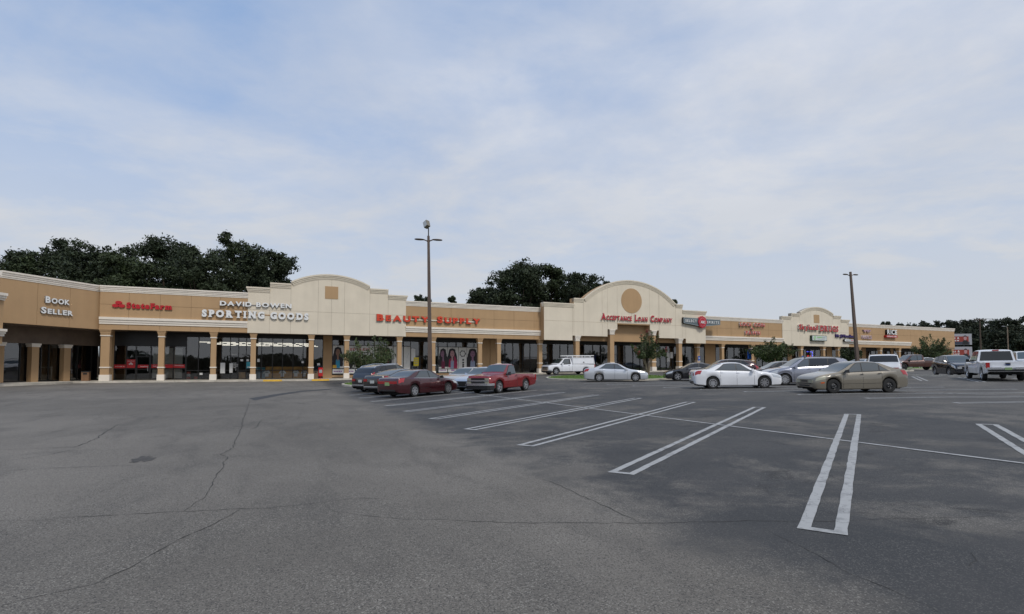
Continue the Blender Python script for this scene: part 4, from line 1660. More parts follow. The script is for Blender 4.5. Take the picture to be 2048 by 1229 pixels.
portrait('poster of a woman with long dark waves, right of three big window portraits', 35.46, 37.0, 1.44, 3.98, -.05, HR, SK3, CLG, hw=.76, seed=8)
for k, (a, b, lb) in enumerate(((20.05, 21.2, 'low white decal with purple lettering, leftmost in the beauty windows'), (21.3, 22.4, 'low white decal behind the first beauty shop column'), (22.5, 24.4, 'wide low white decal with pale purple lettering'), (24.55, 27.6, 'low white decal behind the dark parked cars'), (31.95, 33.0, 'low white decal under the maroon portrait'), (33.1, 37.0, 'low white decal under the magenta haired portrait'))):
    o = vinyl('window_decal', lb, a, b, .92 if a < 30 else 1.02, 1.40 if a < 30 else 1.36, LWH)
    for j in range(5):
        layer(o, 'print_mark', LPUR, [(-.4 * (b - a) + j * .16 * (b - a), .16), (-.4 * (b - a) + (j * .16 + .11) * (b - a), .17), (-.4 * (b - a) + (j * .16 + .11) * (b - a), .28), (-.4 * (b - a) + j * .16 * (b - a), .30)], 1)
o = vinyl('window_decal', 'gold round decal at the foot of the leftmost portrait', 20.05, 20.45, 1.52, 1.85, LGOLD, y=-.10)

# ------------------------------------------------------------------ small things on the pavement
o = shop_thing('news_box', 'red metal newspaper box by the sports shop end pane', 'news box', 18.78, .39)
mb = MB()
mb.box(-.22, .22, -.75, -.35, .25, 1.05)
mb.box(-.05, .05, -.6, -.5, .0, .25)
mb.box(-.18, .18, -.7, -.4, 0, .05)
mb.hexa([(-.22, -.75, 1.05), (.22, -.75, 1.05), (.22, -.35, 1.05), (-.22, -.35, 1.05), (-.22, -.62, 1.18), (.22, -.62, 1.18), (.22, -.35, 1.18), (-.22, -.35, 1.18)])
mb.build('cabinet', M_RED, o)
mb = MB()
mb.box(-.15, .15, -.765, -.74, .62, .95)
mb.build('window', M_GREYP, o)
o = shop_thing('trash_bin', 'brown waste bin left of the red newspaper box', 'bin', 18.28, .39)
mb = MB()
mb.box(-.24, .24, -.8, -.32, 0, .80)
mb.build('body', mat('brown_bin', (.16, .10, .06), .7, var=.2), o)
mb = MB()
mb.box(-.27, .27, -.83, -.29, .80, .90)
mb.box(-.12, .12, -.81, -.79, .60, .74)
mb.build('lid', M_DARK, o)
x_, y_ = xy(-1.15, -1.2)
o = tag(empty('trash_bin', (x_, y_, .375), ROT), 'tan waste bin under the slanted corner wall', 'bin')
mb = MB()
mb.box(-.27, .27, -.27, .27, 0, .78)
mb.build('body', mat('tan_bin', (.22, .12, .06), .7, var=.2), o)
mb = MB()
mb.box(-.29, .29, -.29, .29, .78, .88)
mb.box(-.15, .15, -.295, -.26, .58, .72)
mb.build('lid', M_DARK, o)
for t, lb in ((14.15, 'yellow painted block at the kerb in front of the shirts window'), (18.55, 'yellow painted block at the kerb near the red newspaper box')):
    x_, y_ = xy(t, 1.12)
    o = tag(empty('wheel_stop', (x_, y_, gtu(t, 1.1)), ROT), lb, 'wheel stop', 'yellow blocks at the kerb')
    mb = MB()
    mb.hexa([(-.85, -.1, 0), (.85, -.1, 0), (.85, .1, 0), (-.85, .1, 0), (-.82, -.06, .17), (.82, -.06, .17), (.82, .06, .17), (-.82, .06, .17)])
    mb.build('block', M_YELLOW, o)
M_BLUE = mat('blue_sign', (.02, .09, .42), .45)
for t, u, zt, lb in ((64.0, 13.2, 2.35, 'blue accessible parking sign on a post before the leafy tree'),):
    x_, y_ = xy(t, u)
    o = tag(empty('parking_sign', (x_, y_, gtu(t, u)), ROT), lb, 'sign')
    mb = MB()
    mb.tube([(0, 0, 0), (0, 0, 2.6)], .03)
    mb.build('post', M_METAL, o)
    mb = MB()
    mb.box(-.3, .3, -.05, -.03, 1.55, 2.65)
    mb.build('plate', M_BLUE, o)
    mb = MB()
    mb.box(-.08, .08, -.056, -.05, 2.2, 2.45)
    mb.build('symbol', LWH, o)
for t, lb in ((69.0, 'small blue sign fixed to the column right of the portico'), (90.1, 'small blue sign fixed to a column under the far arch')):
    x_, y_ = xy(t, -.05)
    o = tag(empty('parking_sign', (x_, y_, zf(t) + 1.3), ROT), lb, 'sign')
    mb = MB()
    mb.box(-.18, .18, -.03, -.005, 0, .62)
    mb.build('plate', M_BLUE, o)
    mb = MB()
    mb.box(-.07, .07, -.036, -.03, .22, .42)
    mb.build('symbol', LWH, o)
o = shop_thing('neon_sign', 'blue neon corner frame with a red glow in the far shop window', 'neon sign', 96.4, 3.0)
mb = MB()
mb.tube([(-1.1, .2, 1.2), (.2, .2, 1.2), (.2, .2, -.9)], .06, 6)
mb.build('blue_tube', mat('neon_blue', (.1, .1, .8), .4, emit=(.10, .12, 1.0), estr=1.3), o)
mb = MB()
mb.prism(ell(-.6, .45, .45, .18, 14), .2, .26)
fix_normals(mb.build('red_tube', mat('neon_red', (.7, .05, .05), .4, emit=(1, .06, .05), estr=.55), o))
# ------------------------------------------------------------------ vehicles
M_TYRE = mat('tyre_rubber', (0.016, 0.016, 0.016), 0.85, bump=.2, bscale=30)
M_RIM = mat('alloy', (0.52, 0.52, 0.53), 0.32, metal=.85)
M_RIM_D = mat('rim_shadow', (0.02, 0.02, 0.02), 0.7)
M_CHROME = mat('chrome', (0.70, 0.71, 0.73), 0.18, metal=.75)
M_UNDER = mat('underbody', (0.008, 0.008, 0.008), 0.9)
M_CGLASS = mat('car_glass', (0.022, 0.032, 0.032), 0.04, ior=2.2)
M_CGLASS_D = mat('tinted_glass', (0.006, 0.007, 0.008), 0.05, ior=1.7)
M_WSCREEN = mat('windscreen_glass', (0.030, 0.045, 0.043), 0.05, ior=2.3)
M_LAMP = mat('headlamp', (0.50, 0.52, 0.53), 0.12, metal=.35, coat=1)
M_LAMP_Y = mat('dull_headlamp', (0.34, 0.33, 0.24), 0.3, coat=.6)
M_TAIL = mat('tail_lamp', (0.36, 0.010, 0.012), 0.18, coat=1)
M_AMBER = mat('amber_lens', (0.55, 0.10, 0.01), 0.3)
M_SEAM = mat('panel_gap', (0.012, 0.012, 0.012), 0.8)
M_TRIMB = mat('black_trim', (0.018, 0.018, 0.019), 0.45)
M_PLATE_W = mat('licence_plate', (0.50, 0.52, 0.50), 0.5)
M_PLATE_G = mat('green_licence_plate', (0.25, 0.36, 0.16), 0.5)


def paint(name, col, metal=.35, rough=.34):
    return mat('paint_' + name, col, rough * .8, metal, coat=1.0, var=.05, scale=2)


def pchip(xs, ys):
    xs, ys = np.array(xs, float), np.array(ys, float)
    h = np.diff(xs)
    d = np.diff(ys) / h
    m = np.zeros(len(xs))
    m[0], m[-1] = d[0], d[-1]
    for i in range(1, len(xs) - 1):
        if d[i - 1] * d[i] > 0:
            w1, w2 = 2 * h[i] + h[i - 1], h[i] + 2 * h[i - 1]
            m[i] = (w1 + w2) / (w1 / d[i - 1] + w2 / d[i])

    def f(x):
        x = min(max(x, xs[0]), xs[-1])
        i = min(max(int(np.searchsorted(xs, x)) - 1, 0), len(xs) - 2)
        t = (x - xs[i]) / h[i]
        return float((2 * t ** 3 - 3 * t * t + 1) * ys[i] + (t ** 3 - 2 * t * t + t) * h[i] * m[i] + (-2 * t ** 3 + 3 * t * t) * ys[i + 1] + (t ** 3 - t * t) * h[i] * m[i + 1])
    return f


def lin(xs, ys):
    return lambda x: float(np.interp(x, xs, ys))


# top line (share of length from the front, height as share of H), belt line, widths
FORMS = {
    'sedan': dict(top=[(0, .43), (.012, .47), (.05, .525), (.15, .60), (.265, .665), (.30, .70), (.36, .80), (.43, .935), (.50, .992), (.57, 1.0), (.66, .975), (.72, .925), (.79, .82), (.85, .745), (.90, .735), (.965, .72), (.99, .68), (1, .62)],
                  belt=[(0, .42), (.05, .49), (.2, .585), (.3, .625), (.6, .655), (.8, .69), (.95, .70), (1, .6)], ws=(.275, .445), rg=(.675, .845), side=(.285, .465, .655, .765), pil=(.515,), tum=.20, rear_drop=0),
    'tall': dict(top=[(0, .44), (.012, .485), (.05, .545), (.15, .615), (.245, .665), (.275, .70), (.34, .805), (.41, .935), (.48, .99), (.55, 1.0), (.64, .985), (.72, .93), (.80, .83), (.87, .76), (.92, .752), (.965, .735), (.99, .68), (1, .60)],
                 belt=[(0, .43), (.05, .50), (.2, .585), (.3, .615), (.6, .635), (.8, .675), (.95, .70), (1, .58)], ws=(.25, .43), rg=(.705, .865), side=(.265, .45, .675, .80), pil=(.50, .685), tum=.19, rear_drop=0, seams=(.29, .50, .70)),
    'coupe': dict(top=[(0, .43), (.012, .47), (.05, .53), (.15, .61), (.27, .69), (.31, .74), (.37, .85), (.44, .96), (.51, 1.0), (.58, .995), (.68, .94), (.78, .85), (.87, .765), (.93, .75), (.975, .735), (1, .64)],
                  belt=[(0, .42), (.05, .49), (.2, .60), (.3, .655), (.6, .69), (.8, .72), (.95, .72), (1, .6)], ws=(.285, .45), rg=(.63, .86), side=(.30, .47, .62, .76), pil=(.54,), tum=.22, rear_drop=0),
    'suv': dict(top=[(0, .45), (.012, .50), (.05, .555), (.15, .62), (.24, .665), (.275, .71), (.34, .84), (.40, .955), (.46, .99), (.55, 1.0), (.75, .985), (.88, .955), (.915, .92), (.95, .78), (.975, .64), (.99, .57), (1, .50)],
                belt=[(0, .42), (.05, .50), (.2, .595), (.3, .62), (.6, .645), (.85, .68), (.96, .66), (1, .48)], ws=(.25, .415), rg=(.90, .968), side=(.265, .44, .80, .87), pil=(.485, .70), tum=.17, rear_drop=0),
    'crossover': dict(top=[(0, .45), (.012, .50), (.05, .56), (.15, .63), (.245, .675), (.28, .72), (.345, .845), (.41, .955), (.47, .992), (.55, 1.0), (.68, .985), (.80, .945), (.87, .90), (.905, .86), (.945, .75), (.97, .66), (.988, .58), (1, .50)],
                belt=[(0, .42), (.05, .50), (.2, .60), (.3, .63), (.6, .665), (.85, .715), (.95, .66), (1, .48)], ws=(.255, .425), rg=(.885, .960), side=(.27, .45, .76, .85), pil=(.495, .70), tum=.19, rear_drop=0),
    'boxsuv': dict(top=[(0, .46), (.012, .53), (.05, .585), (.15, .63), (.23, .665), (.265, .71), (.33, .86), (.38, .96), (.44, .99), (.55, 1.0), (.8, .99), (.915, .965), (.94, .92), (.965, .76), (.98, .64), (.99, .58), (1, .52)],
                   belt=[(0, .44), (.05, .53), (.2, .605), (.3, .625), (.6, .635), (.88, .65), (.97, .63), (1, .5)], ws=(.24, .39), rg=(.925, .975), side=(.255, .42, .84, .90), pil=(.465, .68), tum=.15, rear_drop=0),
}


def make_vehicle(name, label, pos, heading, L=4.5, W=1.75, H=1.45, wb=2.65, fo=.88, r=.32, form='sedan', body=None, glass=M_CGLASS, rim='spoke', rimmat=None, rimspokes=7,
                 pickup=None, lamp=M_LAMP, bumper=None, cladding=False, plate=None, rails=None, mirror=None, handles=None, ground=.18, arch=.045, tail='side', grille=True, chrome_belt=False, extras=None, moulding=False, hubdots=False, amber=False, group=None, rear_bar=None):
    x_, y_ = pos
    h = R(heading)
    dx, dy = math.sin(h), math.cos(h)
    # rest all four wheels on the sloping ground
    zf_ = [gz(x_ + dx * wb / 2 * a + dy * .7 * b, y_ + dy * wb / 2 * a - dx * .7 * b) for a in (1, -1) for b in (1, -1)]
    pitch = math.atan2((zf_[0] + zf_[1] - zf_[2] - zf_[3]) / 2, wb)
    roll = math.atan2((zf_[1] + zf_[3] - zf_[0] - zf_[2]) / 2, 1.4)
    root = tag(empty(name, (x_, y_, sum(zf_) / 4)), label, 'car' if not pickup else 'truck', group)
    root.rotation_mode = 'XYZ'
    root.rotation_euler = (Matrix.Rotation(math.pi / 2 - h, 4, 'Z') @ Matrix.Rotation(-pitch, 4, 'Y') @ Matrix.Rotation(roll, 4, 'X')).to_euler()
    xf = wb / 2 + fo                   # front end
    xr = xf - L
    fm = FORMS[form] if not pickup else pickup
    sx = lambda s: xf - s * L          # share -> x
    sh = lambda x: (xf - x) / L        # x -> share
    topf = (lin if pickup else pchip)([p[0] for p in fm['top']], [p[1] * H for p in fm['top']])
    beltf = pchip([p[0] for p in fm['belt']], [p[1] * H for p in fm['belt']])
    planf = pchip([0, .012, .04, .10, .2, .8, .92, .97, .99, 1], [.74, .84, .91, .965, 1, 1, .975, .94, .89, .80] if not pickup else [.86, .93, .965, .985, 1, 1, 1, .995, .99, .97])
    zb0 = pchip([0, .02, .10, .2, .8, .92, .985, 1], [ground + .10, ground + .02, ground, ground - .02, ground - .02, ground + .03, ground + .08, ground + .16])
    Ra = r + arch
    hmax = max(topf(s) - min(beltf(s), topf(s) - .03) for s in np.linspace(0, 1, 200))
    bed0 = fm.get('bed')               # share where the bed starts

    def zbot(x):
        z = zb0(sh(x))
        for xw in (wb / 2, -wb / 2):
            d = abs(x - xw)
            if d < Ra:
                z = max(z, r + .01 + math.sqrt(Ra * Ra - d * d) * (1.0 if not pickup else .94))
        return z

    def section(x):
        s = sh(x)
        w = W / 2 * planf(s)
        zr = topf(s)
        zs = min(beltf(s), zr - .035)
        zb = min(zbot(x), zs - .06)
        hgt = zr - zs
        inbed = bed0 is not None and s > bed0
        if inbed:
            fl = ground + .42
            tg = s > .988
            zt = zs
            rows = [(w - .09, zb), (w - .025, zb + .03), (w - .004, zb + .3 * (zs - zb)), (w, zb + .6 * (zs - zb)), (w - .006, zb + .85 * (zs - zb)), (w - .02, zs - .012), (w - .035, zs), (w - .10, zs)]
            if tg:
                rows += [(w * .8, zt), (w * .6, zt), (w * .3, zt), (0, zt)]
            else:
                rows += [(w - .11, fl), (w * .6, fl), (w * .3, fl), (0, fl)]
            return rows
        c = min(1, hgt / hmax)
        inset = .075
        wr = (w - inset) - fm['tum'] * W / 2 * c
        cr = .90
        return [(w - .09, zb), (w - .025, zb + .035), (w - .006, zb + .28 * (zs - zb)), (w, zb + .56 * (zs - zb)), (w - .012, zb + .83 * (zs - zb)), (w - .045, zs - .005), (w - inset, zs + .018 * c + .006),
                ((w - inset) * .48 + wr * .52 + .012 * c, zs + hgt * .47), (wr, zs + hgt * cr), (wr * .86 - .01, zs + hgt * .968), (wr * .5, zs + hgt * .994), (0, zr)]
    K = 12
    st = set(np.linspace(xr, xf, 44).tolist())
    for xw in (wb / 2, -wb / 2):
        for k in range(-9, 10):
            st.add(xw + Ra * math.sin(k / 9 * math.pi / 2))
        st.add(xw + Ra + .004)
        st.add(xw - Ra - .004)
    for s, _ in fm['top']:
        st.add(sx(s))
    for s in (.006, .02, .03, .98, .994):
        st.add(sx(s))
    if bed0:
        st.add(sx(bed0) - .004)
        st.add(sx(bed0) + .004)
        st.add(sx(.988) - .003)
        st.add(sx(.988) + .003)
    xs = sorted(x for x in st if xr - 1e-6 <= x <= xf + 1e-6)
    xs = [x for i, x in enumerate(xs) if i == 0 or x - xs[i - 1] > .0025]
    sec = [section(x) for x in xs]
    mb = MB()
    vs, fs = [], []
    for x, row in zip(xs, sec):
        for k in range(K):
            vs.append((x, row[k][0], row[k][1]))
        for k in range(K - 1):
            vs.append((x, -row[k][0], row[k][1]))
    n = 2 * K - 1
    Lk = lambda i, k: i * n + k
    Rk = lambda i, k: i * n + (K + k if k < K - 1 else K - 1)
    for i in range(len(xs) - 1):
        for k in range(K - 1):
            fs.append((Lk(i, k), Lk(i + 1, k), Lk(i + 1, k + 1), Lk(i, k + 1)))
            fs.append((Rk(i, k), Rk(i, k + 1), Rk(i + 1, k + 1), Rk(i + 1, k)))
    e = len(xs) - 1
    for i in (0, e):
        for k in range(K - 1):
            q = (Lk(i, k), Lk(i, k + 1), Rk(i, k + 1), Rk(i, k)) if k < K - 2 else (Lk(i, k), Lk(i, k + 1), Rk(i, k))
            fs.append(q)
    mb.add(vs, fs)
    bd = mb.build('body', body, root, sharp=40)
    fix_normals(bd)

    def P(x, v):
        row = section(x)
        sgn = 1
        if v > 11:
            v = 22 - v
            sgn = -1
        k = min(int(v), K - 2)
        f = v - k
        a, b = row[k], row[k + 1]
        return Vector((x, sgn * (a[0] + (b[0] - a[0]) * f), a[1] + (b[1] - a[1]) * f))

    def patch(nm, m, xb0, xb1, xt0, xt1, v0, v1, off=.006, nx=8, nv=4, sides=(0, 1), parent=None):
        """piece of the body surface lifted by off: bottom edge xb0..xb1 at v0, top edge xt0..xt1 at v1"""
        res = []
        for sd in sides:
            pm = MB()
            vv = []
            for j in range(nv + 1):
                fj = j / nv
                v = v0 + (v1 - v0) * fj
                a, b = xb0 + (xt0 - xb0) * fj, xb1 + (xt1 - xb1) * fj
                for i in range(nx + 1):
                    x = a + (b - a) * i / nx
                    p = P(x, v)
                    ex = P(min(x + .02, xf), v) - P(max(x - .02, xr), v)
                    evv = P(x, min(v + .05, 11)) - P(x, max(v - .05, 0))
                    nn = ex.cross(evv)
                    nn = nn.normalized() if nn.length > 1e-9 else Vector((0, 1, 0))
                    if nn.y < 0 and v < 10.5:
                        nn = -nn
                    if v >= 10.5 and nn.z < 0:
                        nn = -nn
                    if abs(v - 11) < 1e-6:
                        nn.y = 0
                        nn.normalize()
                    q = p + nn * off
                    vv.append((q.x, q.y if sd == 0 else -q.y, q.z))
            ff = []
            w_ = nx + 1
            for j in range(nv):
                for i in range(nx):
                    f4 = (j * w_ + i, j * w_ + i + 1, (j + 1) * w_ + i + 1, (j + 1) * w_ + i)
                    ff.append(f4 if sd == 1 else f4[::-1])
            pm.add(vv, ff)
            res.append(pm.build(nm, m, parent or root, sharp=50))
        return res

    def both(nm, m, xb0, xb1, xt0, xt1, v0, off=.006, nx=8, nv=4):
        """patch across the centre line (windscreen, rear window)"""
        pm = MB()
        vv = []
        vlist = [v0 + (11 - v0) * j / nv for j in range(nv + 1)]
        ring = [(v, 1) for v in vlist] + [(v, -1) for v in reversed(vlist[:-1])]
        for v, sg in ring:
            f_ = (v - v0) / (11 - v0)
            for i in range(nx + 1):
                x = xb0 + (xb1 - xb0) * i / nx
                # tuck the corners in a little
                p = P(x, v)
                ex = P(min(x + .02, xf), v) - P(max(x - .02, xr), v)
                evv = P(x, min(v + .05, 11)) - P(x, max(v - .05, 0))
                nn = ex.cross(evv)
                nn = nn.normalized() if nn.length > 1e-9 else Vector((0, 0, 1))
                if nn.z < 0:
                    nn = -nn
                if abs(v - 11) < 1e-6:
                    nn.y = 0
                    nn.normalize()
                q = p + nn * off
                vv.append((q.x, sg * q.y, q.z))
        w_ = nx + 1
        pm.add(vv, [(j * w_ + i, j * w_ + i + 1, (j + 1) * w_ + i + 1, (j + 1) * w_ + i) for j in range(len(ring) - 1) for i in range(nx)])
        o_ = pm.build(nm, m, root, sharp=50)
        fix_normals(o_)
        return o_

    # glazing
    a0, a1 = fm['ws']
    both('windscreen', M_WSCREEN, sx(a0) - .05, sx(a1) + .0, 0, 0, 8.25, nx=10)
    if fm.get('rg'):
        g0, g1 = fm['rg']
        both('rear_window', glass if not (form in ('suv', 'boxsuv', 'crossover')) else M_CGLASS_D, sx(g0) - .02, sx(g1) + .02, 0, 0, 8.3, nx=10)
    s0, st0, st1, s1 = fm['side']
    patch('window_trim', M_TRIMB, sx(s1), sx(s0), sx(st1), sx(st0), 6.08, 7.98, .004, 14, 5)
    edges_b = [s0 + .012] + [p for p in fm['pil']] + [s1 - .012]
    edges_t = [st0 + .004] + [p + .006 for p in fm['pil']] + [st1 - .004]
    for i in range(len(edges_b) - 1):
        gp = .006
        gm = glass if i == 0 or form in ('sedan', 'coupe', 'tall') else M_CGLASS_D
        patch('side_window', gm, sx(edges_b[i + 1] - gp), sx(edges_b[i] + gp), sx(edges_t[i + 1] - gp), sx(edges_t[i] + gp), 6.22, 7.86, .008, 10, 4)
    if chrome_belt:
        patch('chrome_strip', M_CHROME, sx(s1), sx(s0), sx(s1), sx(s0), 5.9, 6.1, .008, 14, 1)
    # door gaps and sills
    seams = fm.get('seams', (s0 + .035, fm['pil'][0], min(fm['side'][3] - .02, .70)))
    for s in seams:
        gw = .012 if pickup and s > fm.get('bed', 1) - .01 else .006
        patch('door_gap', M_SEAM, sx(s) - gw, sx(s) + gw, sx(s) - gw, sx(s) + gw, 1.1, 5.9, .003, 1, 6)
    patch('sill', M_TRIMB, -wb / 2 + Ra + .02, wb / 2 - Ra - .02, -wb / 2 + Ra + .02, wb / 2 - Ra - .02, .2, 1.15 if not cladding else 1.6, .005, 6, 1)
    if moulding:
        patch('side_moulding', body, -wb / 2 + Ra + .03, wb / 2 - Ra - .03, -wb / 2 + Ra + .03, wb / 2 - Ra - .03, 2.35, 2.62, .018, 6, 1)
    if cladding:
        for xw in (wb / 2, -wb / 2):
            for sd in (1, -1):
                pm = MB()
                vv = []
                for k in range(17):
                    a = math.pi * k / 16
                    for rr_ in (Ra - .005, Ra + .07):
                        x = xw + rr_ * math.cos(a)
                        z = r + .01 + rr_ * math.sin(a)
                        vv.append((x, sd * (W / 2 * planf(sh(x)) + .006), z))
                pm.add(vv, [(2 * k, 2 * k + 1, 2 * k + 3, 2 * k + 2) for k in range(16)])
                fix_normals(pm.build('arch_trim', M_TRIMB if cladding is True else cladding, root))
    # door handles
    hm = handles or body
    for s in ((fm['pil'][0] - .03), (fm['pil'][0] + .155)):
        if pickup and s > fm.get('bed', 1):
            continue
        patch('door_handle', hm, sx(s + .034), sx(s), sx(s + .034), sx(s), 4.35, 4.62, .03, 3, 1)
    # mirrors
    for sd in (1, -1):
        zb_ = beltf(s0 + .05)
        yb_ = W / 2 * .985
        pm = MB()
        xm = sx(s0 + .055)
        k_ = 1.35 if pickup else 1.0
        pm.hexa([(xm - .05, sd * (yb_ - .04), zb_ + .03), (xm + .09, sd * (yb_ - .04), zb_ + .05), (xm + .08 * k_, sd * (yb_ + .15), zb_ + .03), (xm - .06, sd * (yb_ + .16), zb_ + .02),
                 (xm - .05, sd * (yb_ + .0), zb_ + .15 * k_), (xm + .03, sd * (yb_ + .01), zb_ + .15 * k_), (xm + .03, sd * (yb_ + .14), zb_ + .17 * k_), (xm - .05, sd * (yb_ + .15), zb_ + .17 * k_)])
        fix_normals(pm.build('wing_mirror', mirror or body, root))
    # lamps wrapped round the corners
    if not pickup:
        patch('headlamp', lamp, sx(.105), sx(.012), sx(.135), sx(.03), 3.75, 5.25, .007, 8, 3)
        if form in ('suv', 'boxsuv', 'crossover'):
            patch('tail_lamp', M_TAIL, sx(.982), sx(.93), sx(.965), sx(.90), 4.1, 6.2, .008, 5, 3)
        else:
            patch('tail_lamp', M_TAIL, sx(.99), sx(.93), sx(.985), sx(.905), 3.7, 5.2, .008, 5, 3)
    if amber:
        patch('side_marker', M_AMBER, sx(.095), sx(.06), sx(.095), sx(.06), 2.7, 3.05, .008, 3, 1)
    # ends
    wf = W / 2 * planf(0)
    wr_ = W / 2 * planf(1)
    zft, zfb = topf(0), zb0(0)
    zrt, zrb = topf(1), zb0(1)

    def fbox(nm, m, y0, y1, z0, z1, th=.02, end=1):
        pm = MB()
        if end == 1:
            pm.box(xf - .01, xf + th, y0, y1, z0, z1)
        else:
            pm.box(xr - th, xr + .01, y0, y1, z0, z1)
        return pm.build(nm, m, root)
    if not pickup:
        if grille:
            fbox('grille', M_TRIMB, -wf * .34, wf * .34, zft - .12, zft - .05, .008)
        fbox('lower_grille', M_TRIMB, -wf * .62, wf * .62, zfb + .03, zfb + .10, .006)
        if plate:
            pz = (zrt + zrb) / 2 + .02
            fbox('licence_plate', plate, -.16, .16, pz, pz + .17, .022, -1)
        if tail == 'bar':
            fbox('tail_lamp_bar', M_TAIL, -wr_ * .98, wr_ * .98, zrt - .16, zrt - .03, .012, -1)
        else:
            for sd in (1, -1):
                fbox('tail_lamp', M_TAIL, min(sd * wr_ * .98, sd * wr_ * .62), max(sd * wr_ * .98, sd * wr_ * .62), zrt - .17, zrt - .03, .012, -1)
        fbox('rear_valance', M_TRIMB, -wr_ * .8, wr_ * .8, zrb + .01, zrb + .09, .008, -1)
        if rear_bar:
            fbox('rear_chrome_bar', M_CHROME, -wr_ * .95, wr_ * .95, zrb + .10, zrb + .15, .03, -1)
    # underbody
    pm = MB()
    pm.box(xr + .25, xf - .25, -W / 2 + .30, W / 2 - .30, ground - .02, r + .30)
    pm.box(-wb / 2 + Ra + .02, wb / 2 - Ra - .02, -W / 2 + .11, W / 2 - .11, ground + .02, r + .26)
    pm.build('underbody', M_UNDER, root)
    # wheels
    key = ('wheel', r, rim, rimspokes, (rimmat or M_RIM).name)
    if key not in MATS:
        tw = .205 if not pickup else .25
        ri = r * (.66 if rim != 'steel' else .60)
        t_ = MB()
        t_.lathe_y([(ri, -tw / 2 + .01), (r * .80, -tw / 2), (r * .95, -tw / 2 + .012), (r, -tw / 2 + .045), (r, tw / 2 - .045), (r * .95, tw / 2 - .012), (r * .80, tw / 2), (ri, tw / 2 - .01)], 28)
        w_ = MB()
        # outer face at -y
        y0 = -tw / 2 + .012
        w_.lathe_y([(ri + .004, y0 + .10), (ri + .004, y0 - .004), (ri - .018, y0 - .006), (ri - .026, y0 + .02)], 28, 0)
        w_.lathe_y([(ri, y0 + .07), (.0, y0 + .07)], 28, 1)
        ns = rimspokes
        if rim == 'steel':
            w_.lathe_y([(ri - .02, y0 + .02), (ri * .75, y0 + .035), (ri * .55, y0 + .005), (ri * .25, y0 + .0), (0.0, y0 + .0)], 24, 0)
        else:
            for k in range(ns):
                a = 2 * math.pi * k / ns
                ca, sa = math.cos(a), math.sin(a)
                b0, b1 = ri * .18, ri * (.12 if rim == 'spoke' else .22)

                def pt(rad, tan, y):
                    return (rad * ca - tan * sa, y, rad * sa + tan * ca)
                w_.hexa([pt(.03, -b0, y0 + .012), pt(ri - .015, -b1, y0 + .004), pt(ri - .015, b1, y0 + .004), pt(.03, b0, y0 + .012),
                         pt(.03, -b0, y0 + .05), pt(ri - .015, -b1, y0 + .05), pt(ri - .015, b1, y0 + .05), pt(.03, b0, y0 + .05)], 0)
            w_.lathe_y([(ri * .26, y0 + .012), (ri * .22, y0 - .004), (0, y0 - .004)], 16, 0)
        if hubdots:
            for k in range(5):
                a = 2 * math.pi * k / 5
                cx, cz = ri * .42 * math.cos(a), ri * .42 * math.sin(a)
                w_.box(cx - .012, cx + .012, y0 - .02, y0 + .01, cz - .012, cz + .012, 2)
        MATS[key] = (t_.mesh('tyre', M_TYRE, 45), w_.mesh('rim', [rimmat or M_RIM, M_RIM_D, M_CHROME], 35))
    tm, rm = MATS[key]
    for xw in (wb / 2, -wb / 2):
        for sd in (1, -1):
            o_ = bpy.data.objects.new('wheel', tm)
            o_.location = (xw, sd * (W / 2 - .125 - (.02 if pickup else 0)), r)
            o_.rotation_euler = (0, 0, 0 if sd == -1 else math.pi)
            link(o_, root)
            link(bpy.data.objects.new('rim', rm), o_)
    if rails:
        for sd in (1, -1):
            yy = sd * (W / 2 * (1 - fm['tum']) - .12)
            pm = MB()
            z = lambda s: topf(s) + .03
            pm.tube([(sx(.44), yy, z(.44) - .05), (sx(.47), yy, z(.47)), (sx(.65), yy, z(.65)), (sx(.85), yy, z(.85) - .01), (sx(.88), yy, z(.88) - .06)], .022, 6)
            pm.build('roof_rail', rails, root)
    ctx = dict(root=root, sx=sx, sh=sh, topf=topf, beltf=beltf, xf=xf, xr=xr, W=W, H=H, patch=patch, fbox=fbox, body=body, wf=wf, wr=wr_, r=r, wb=wb, Ra=Ra, zb0=zb0, P=P, ground=ground)
    if extras:
        extras(ctx)
    return root


def pickup_form(cab_end, roof=(.38, .46), hoodz=.60, bedz=.615, crew=True, nose=.56):
    a, b = roof
    p = (a + .115,) if crew else (cab_end - .012,)
    return dict(top=[(0, nose - .06), (.012, nose), (.05, hoodz - .015), (.15, hoodz + .005), (a - .125, hoodz + .035), (a - .11, hoodz + .06), (a - .0, .965), (a + .04, .99), ((a + cab_end) / 2, 1.0), (cab_end - .03, .99), (cab_end - .012, .965), (cab_end - .001, .64), (1, .60)],
                belt=[(0, nose - .1), (.05, hoodz - .05), (.15, hoodz - .03), (.3, .575), (cab_end, .605), (cab_end + .03, bedz), (.9, bedz), (1, bedz)],
                ws=(a - .105, a - .002), rg=None, side=(a - .095, a + .02, cab_end - .035, cab_end - .028), pil=p, tum=.15, bed=cab_end,
                seams=(a - .05, p[0], cab_end - .004) if crew else (a - .05, cab_end - .03, cab_end + .006))


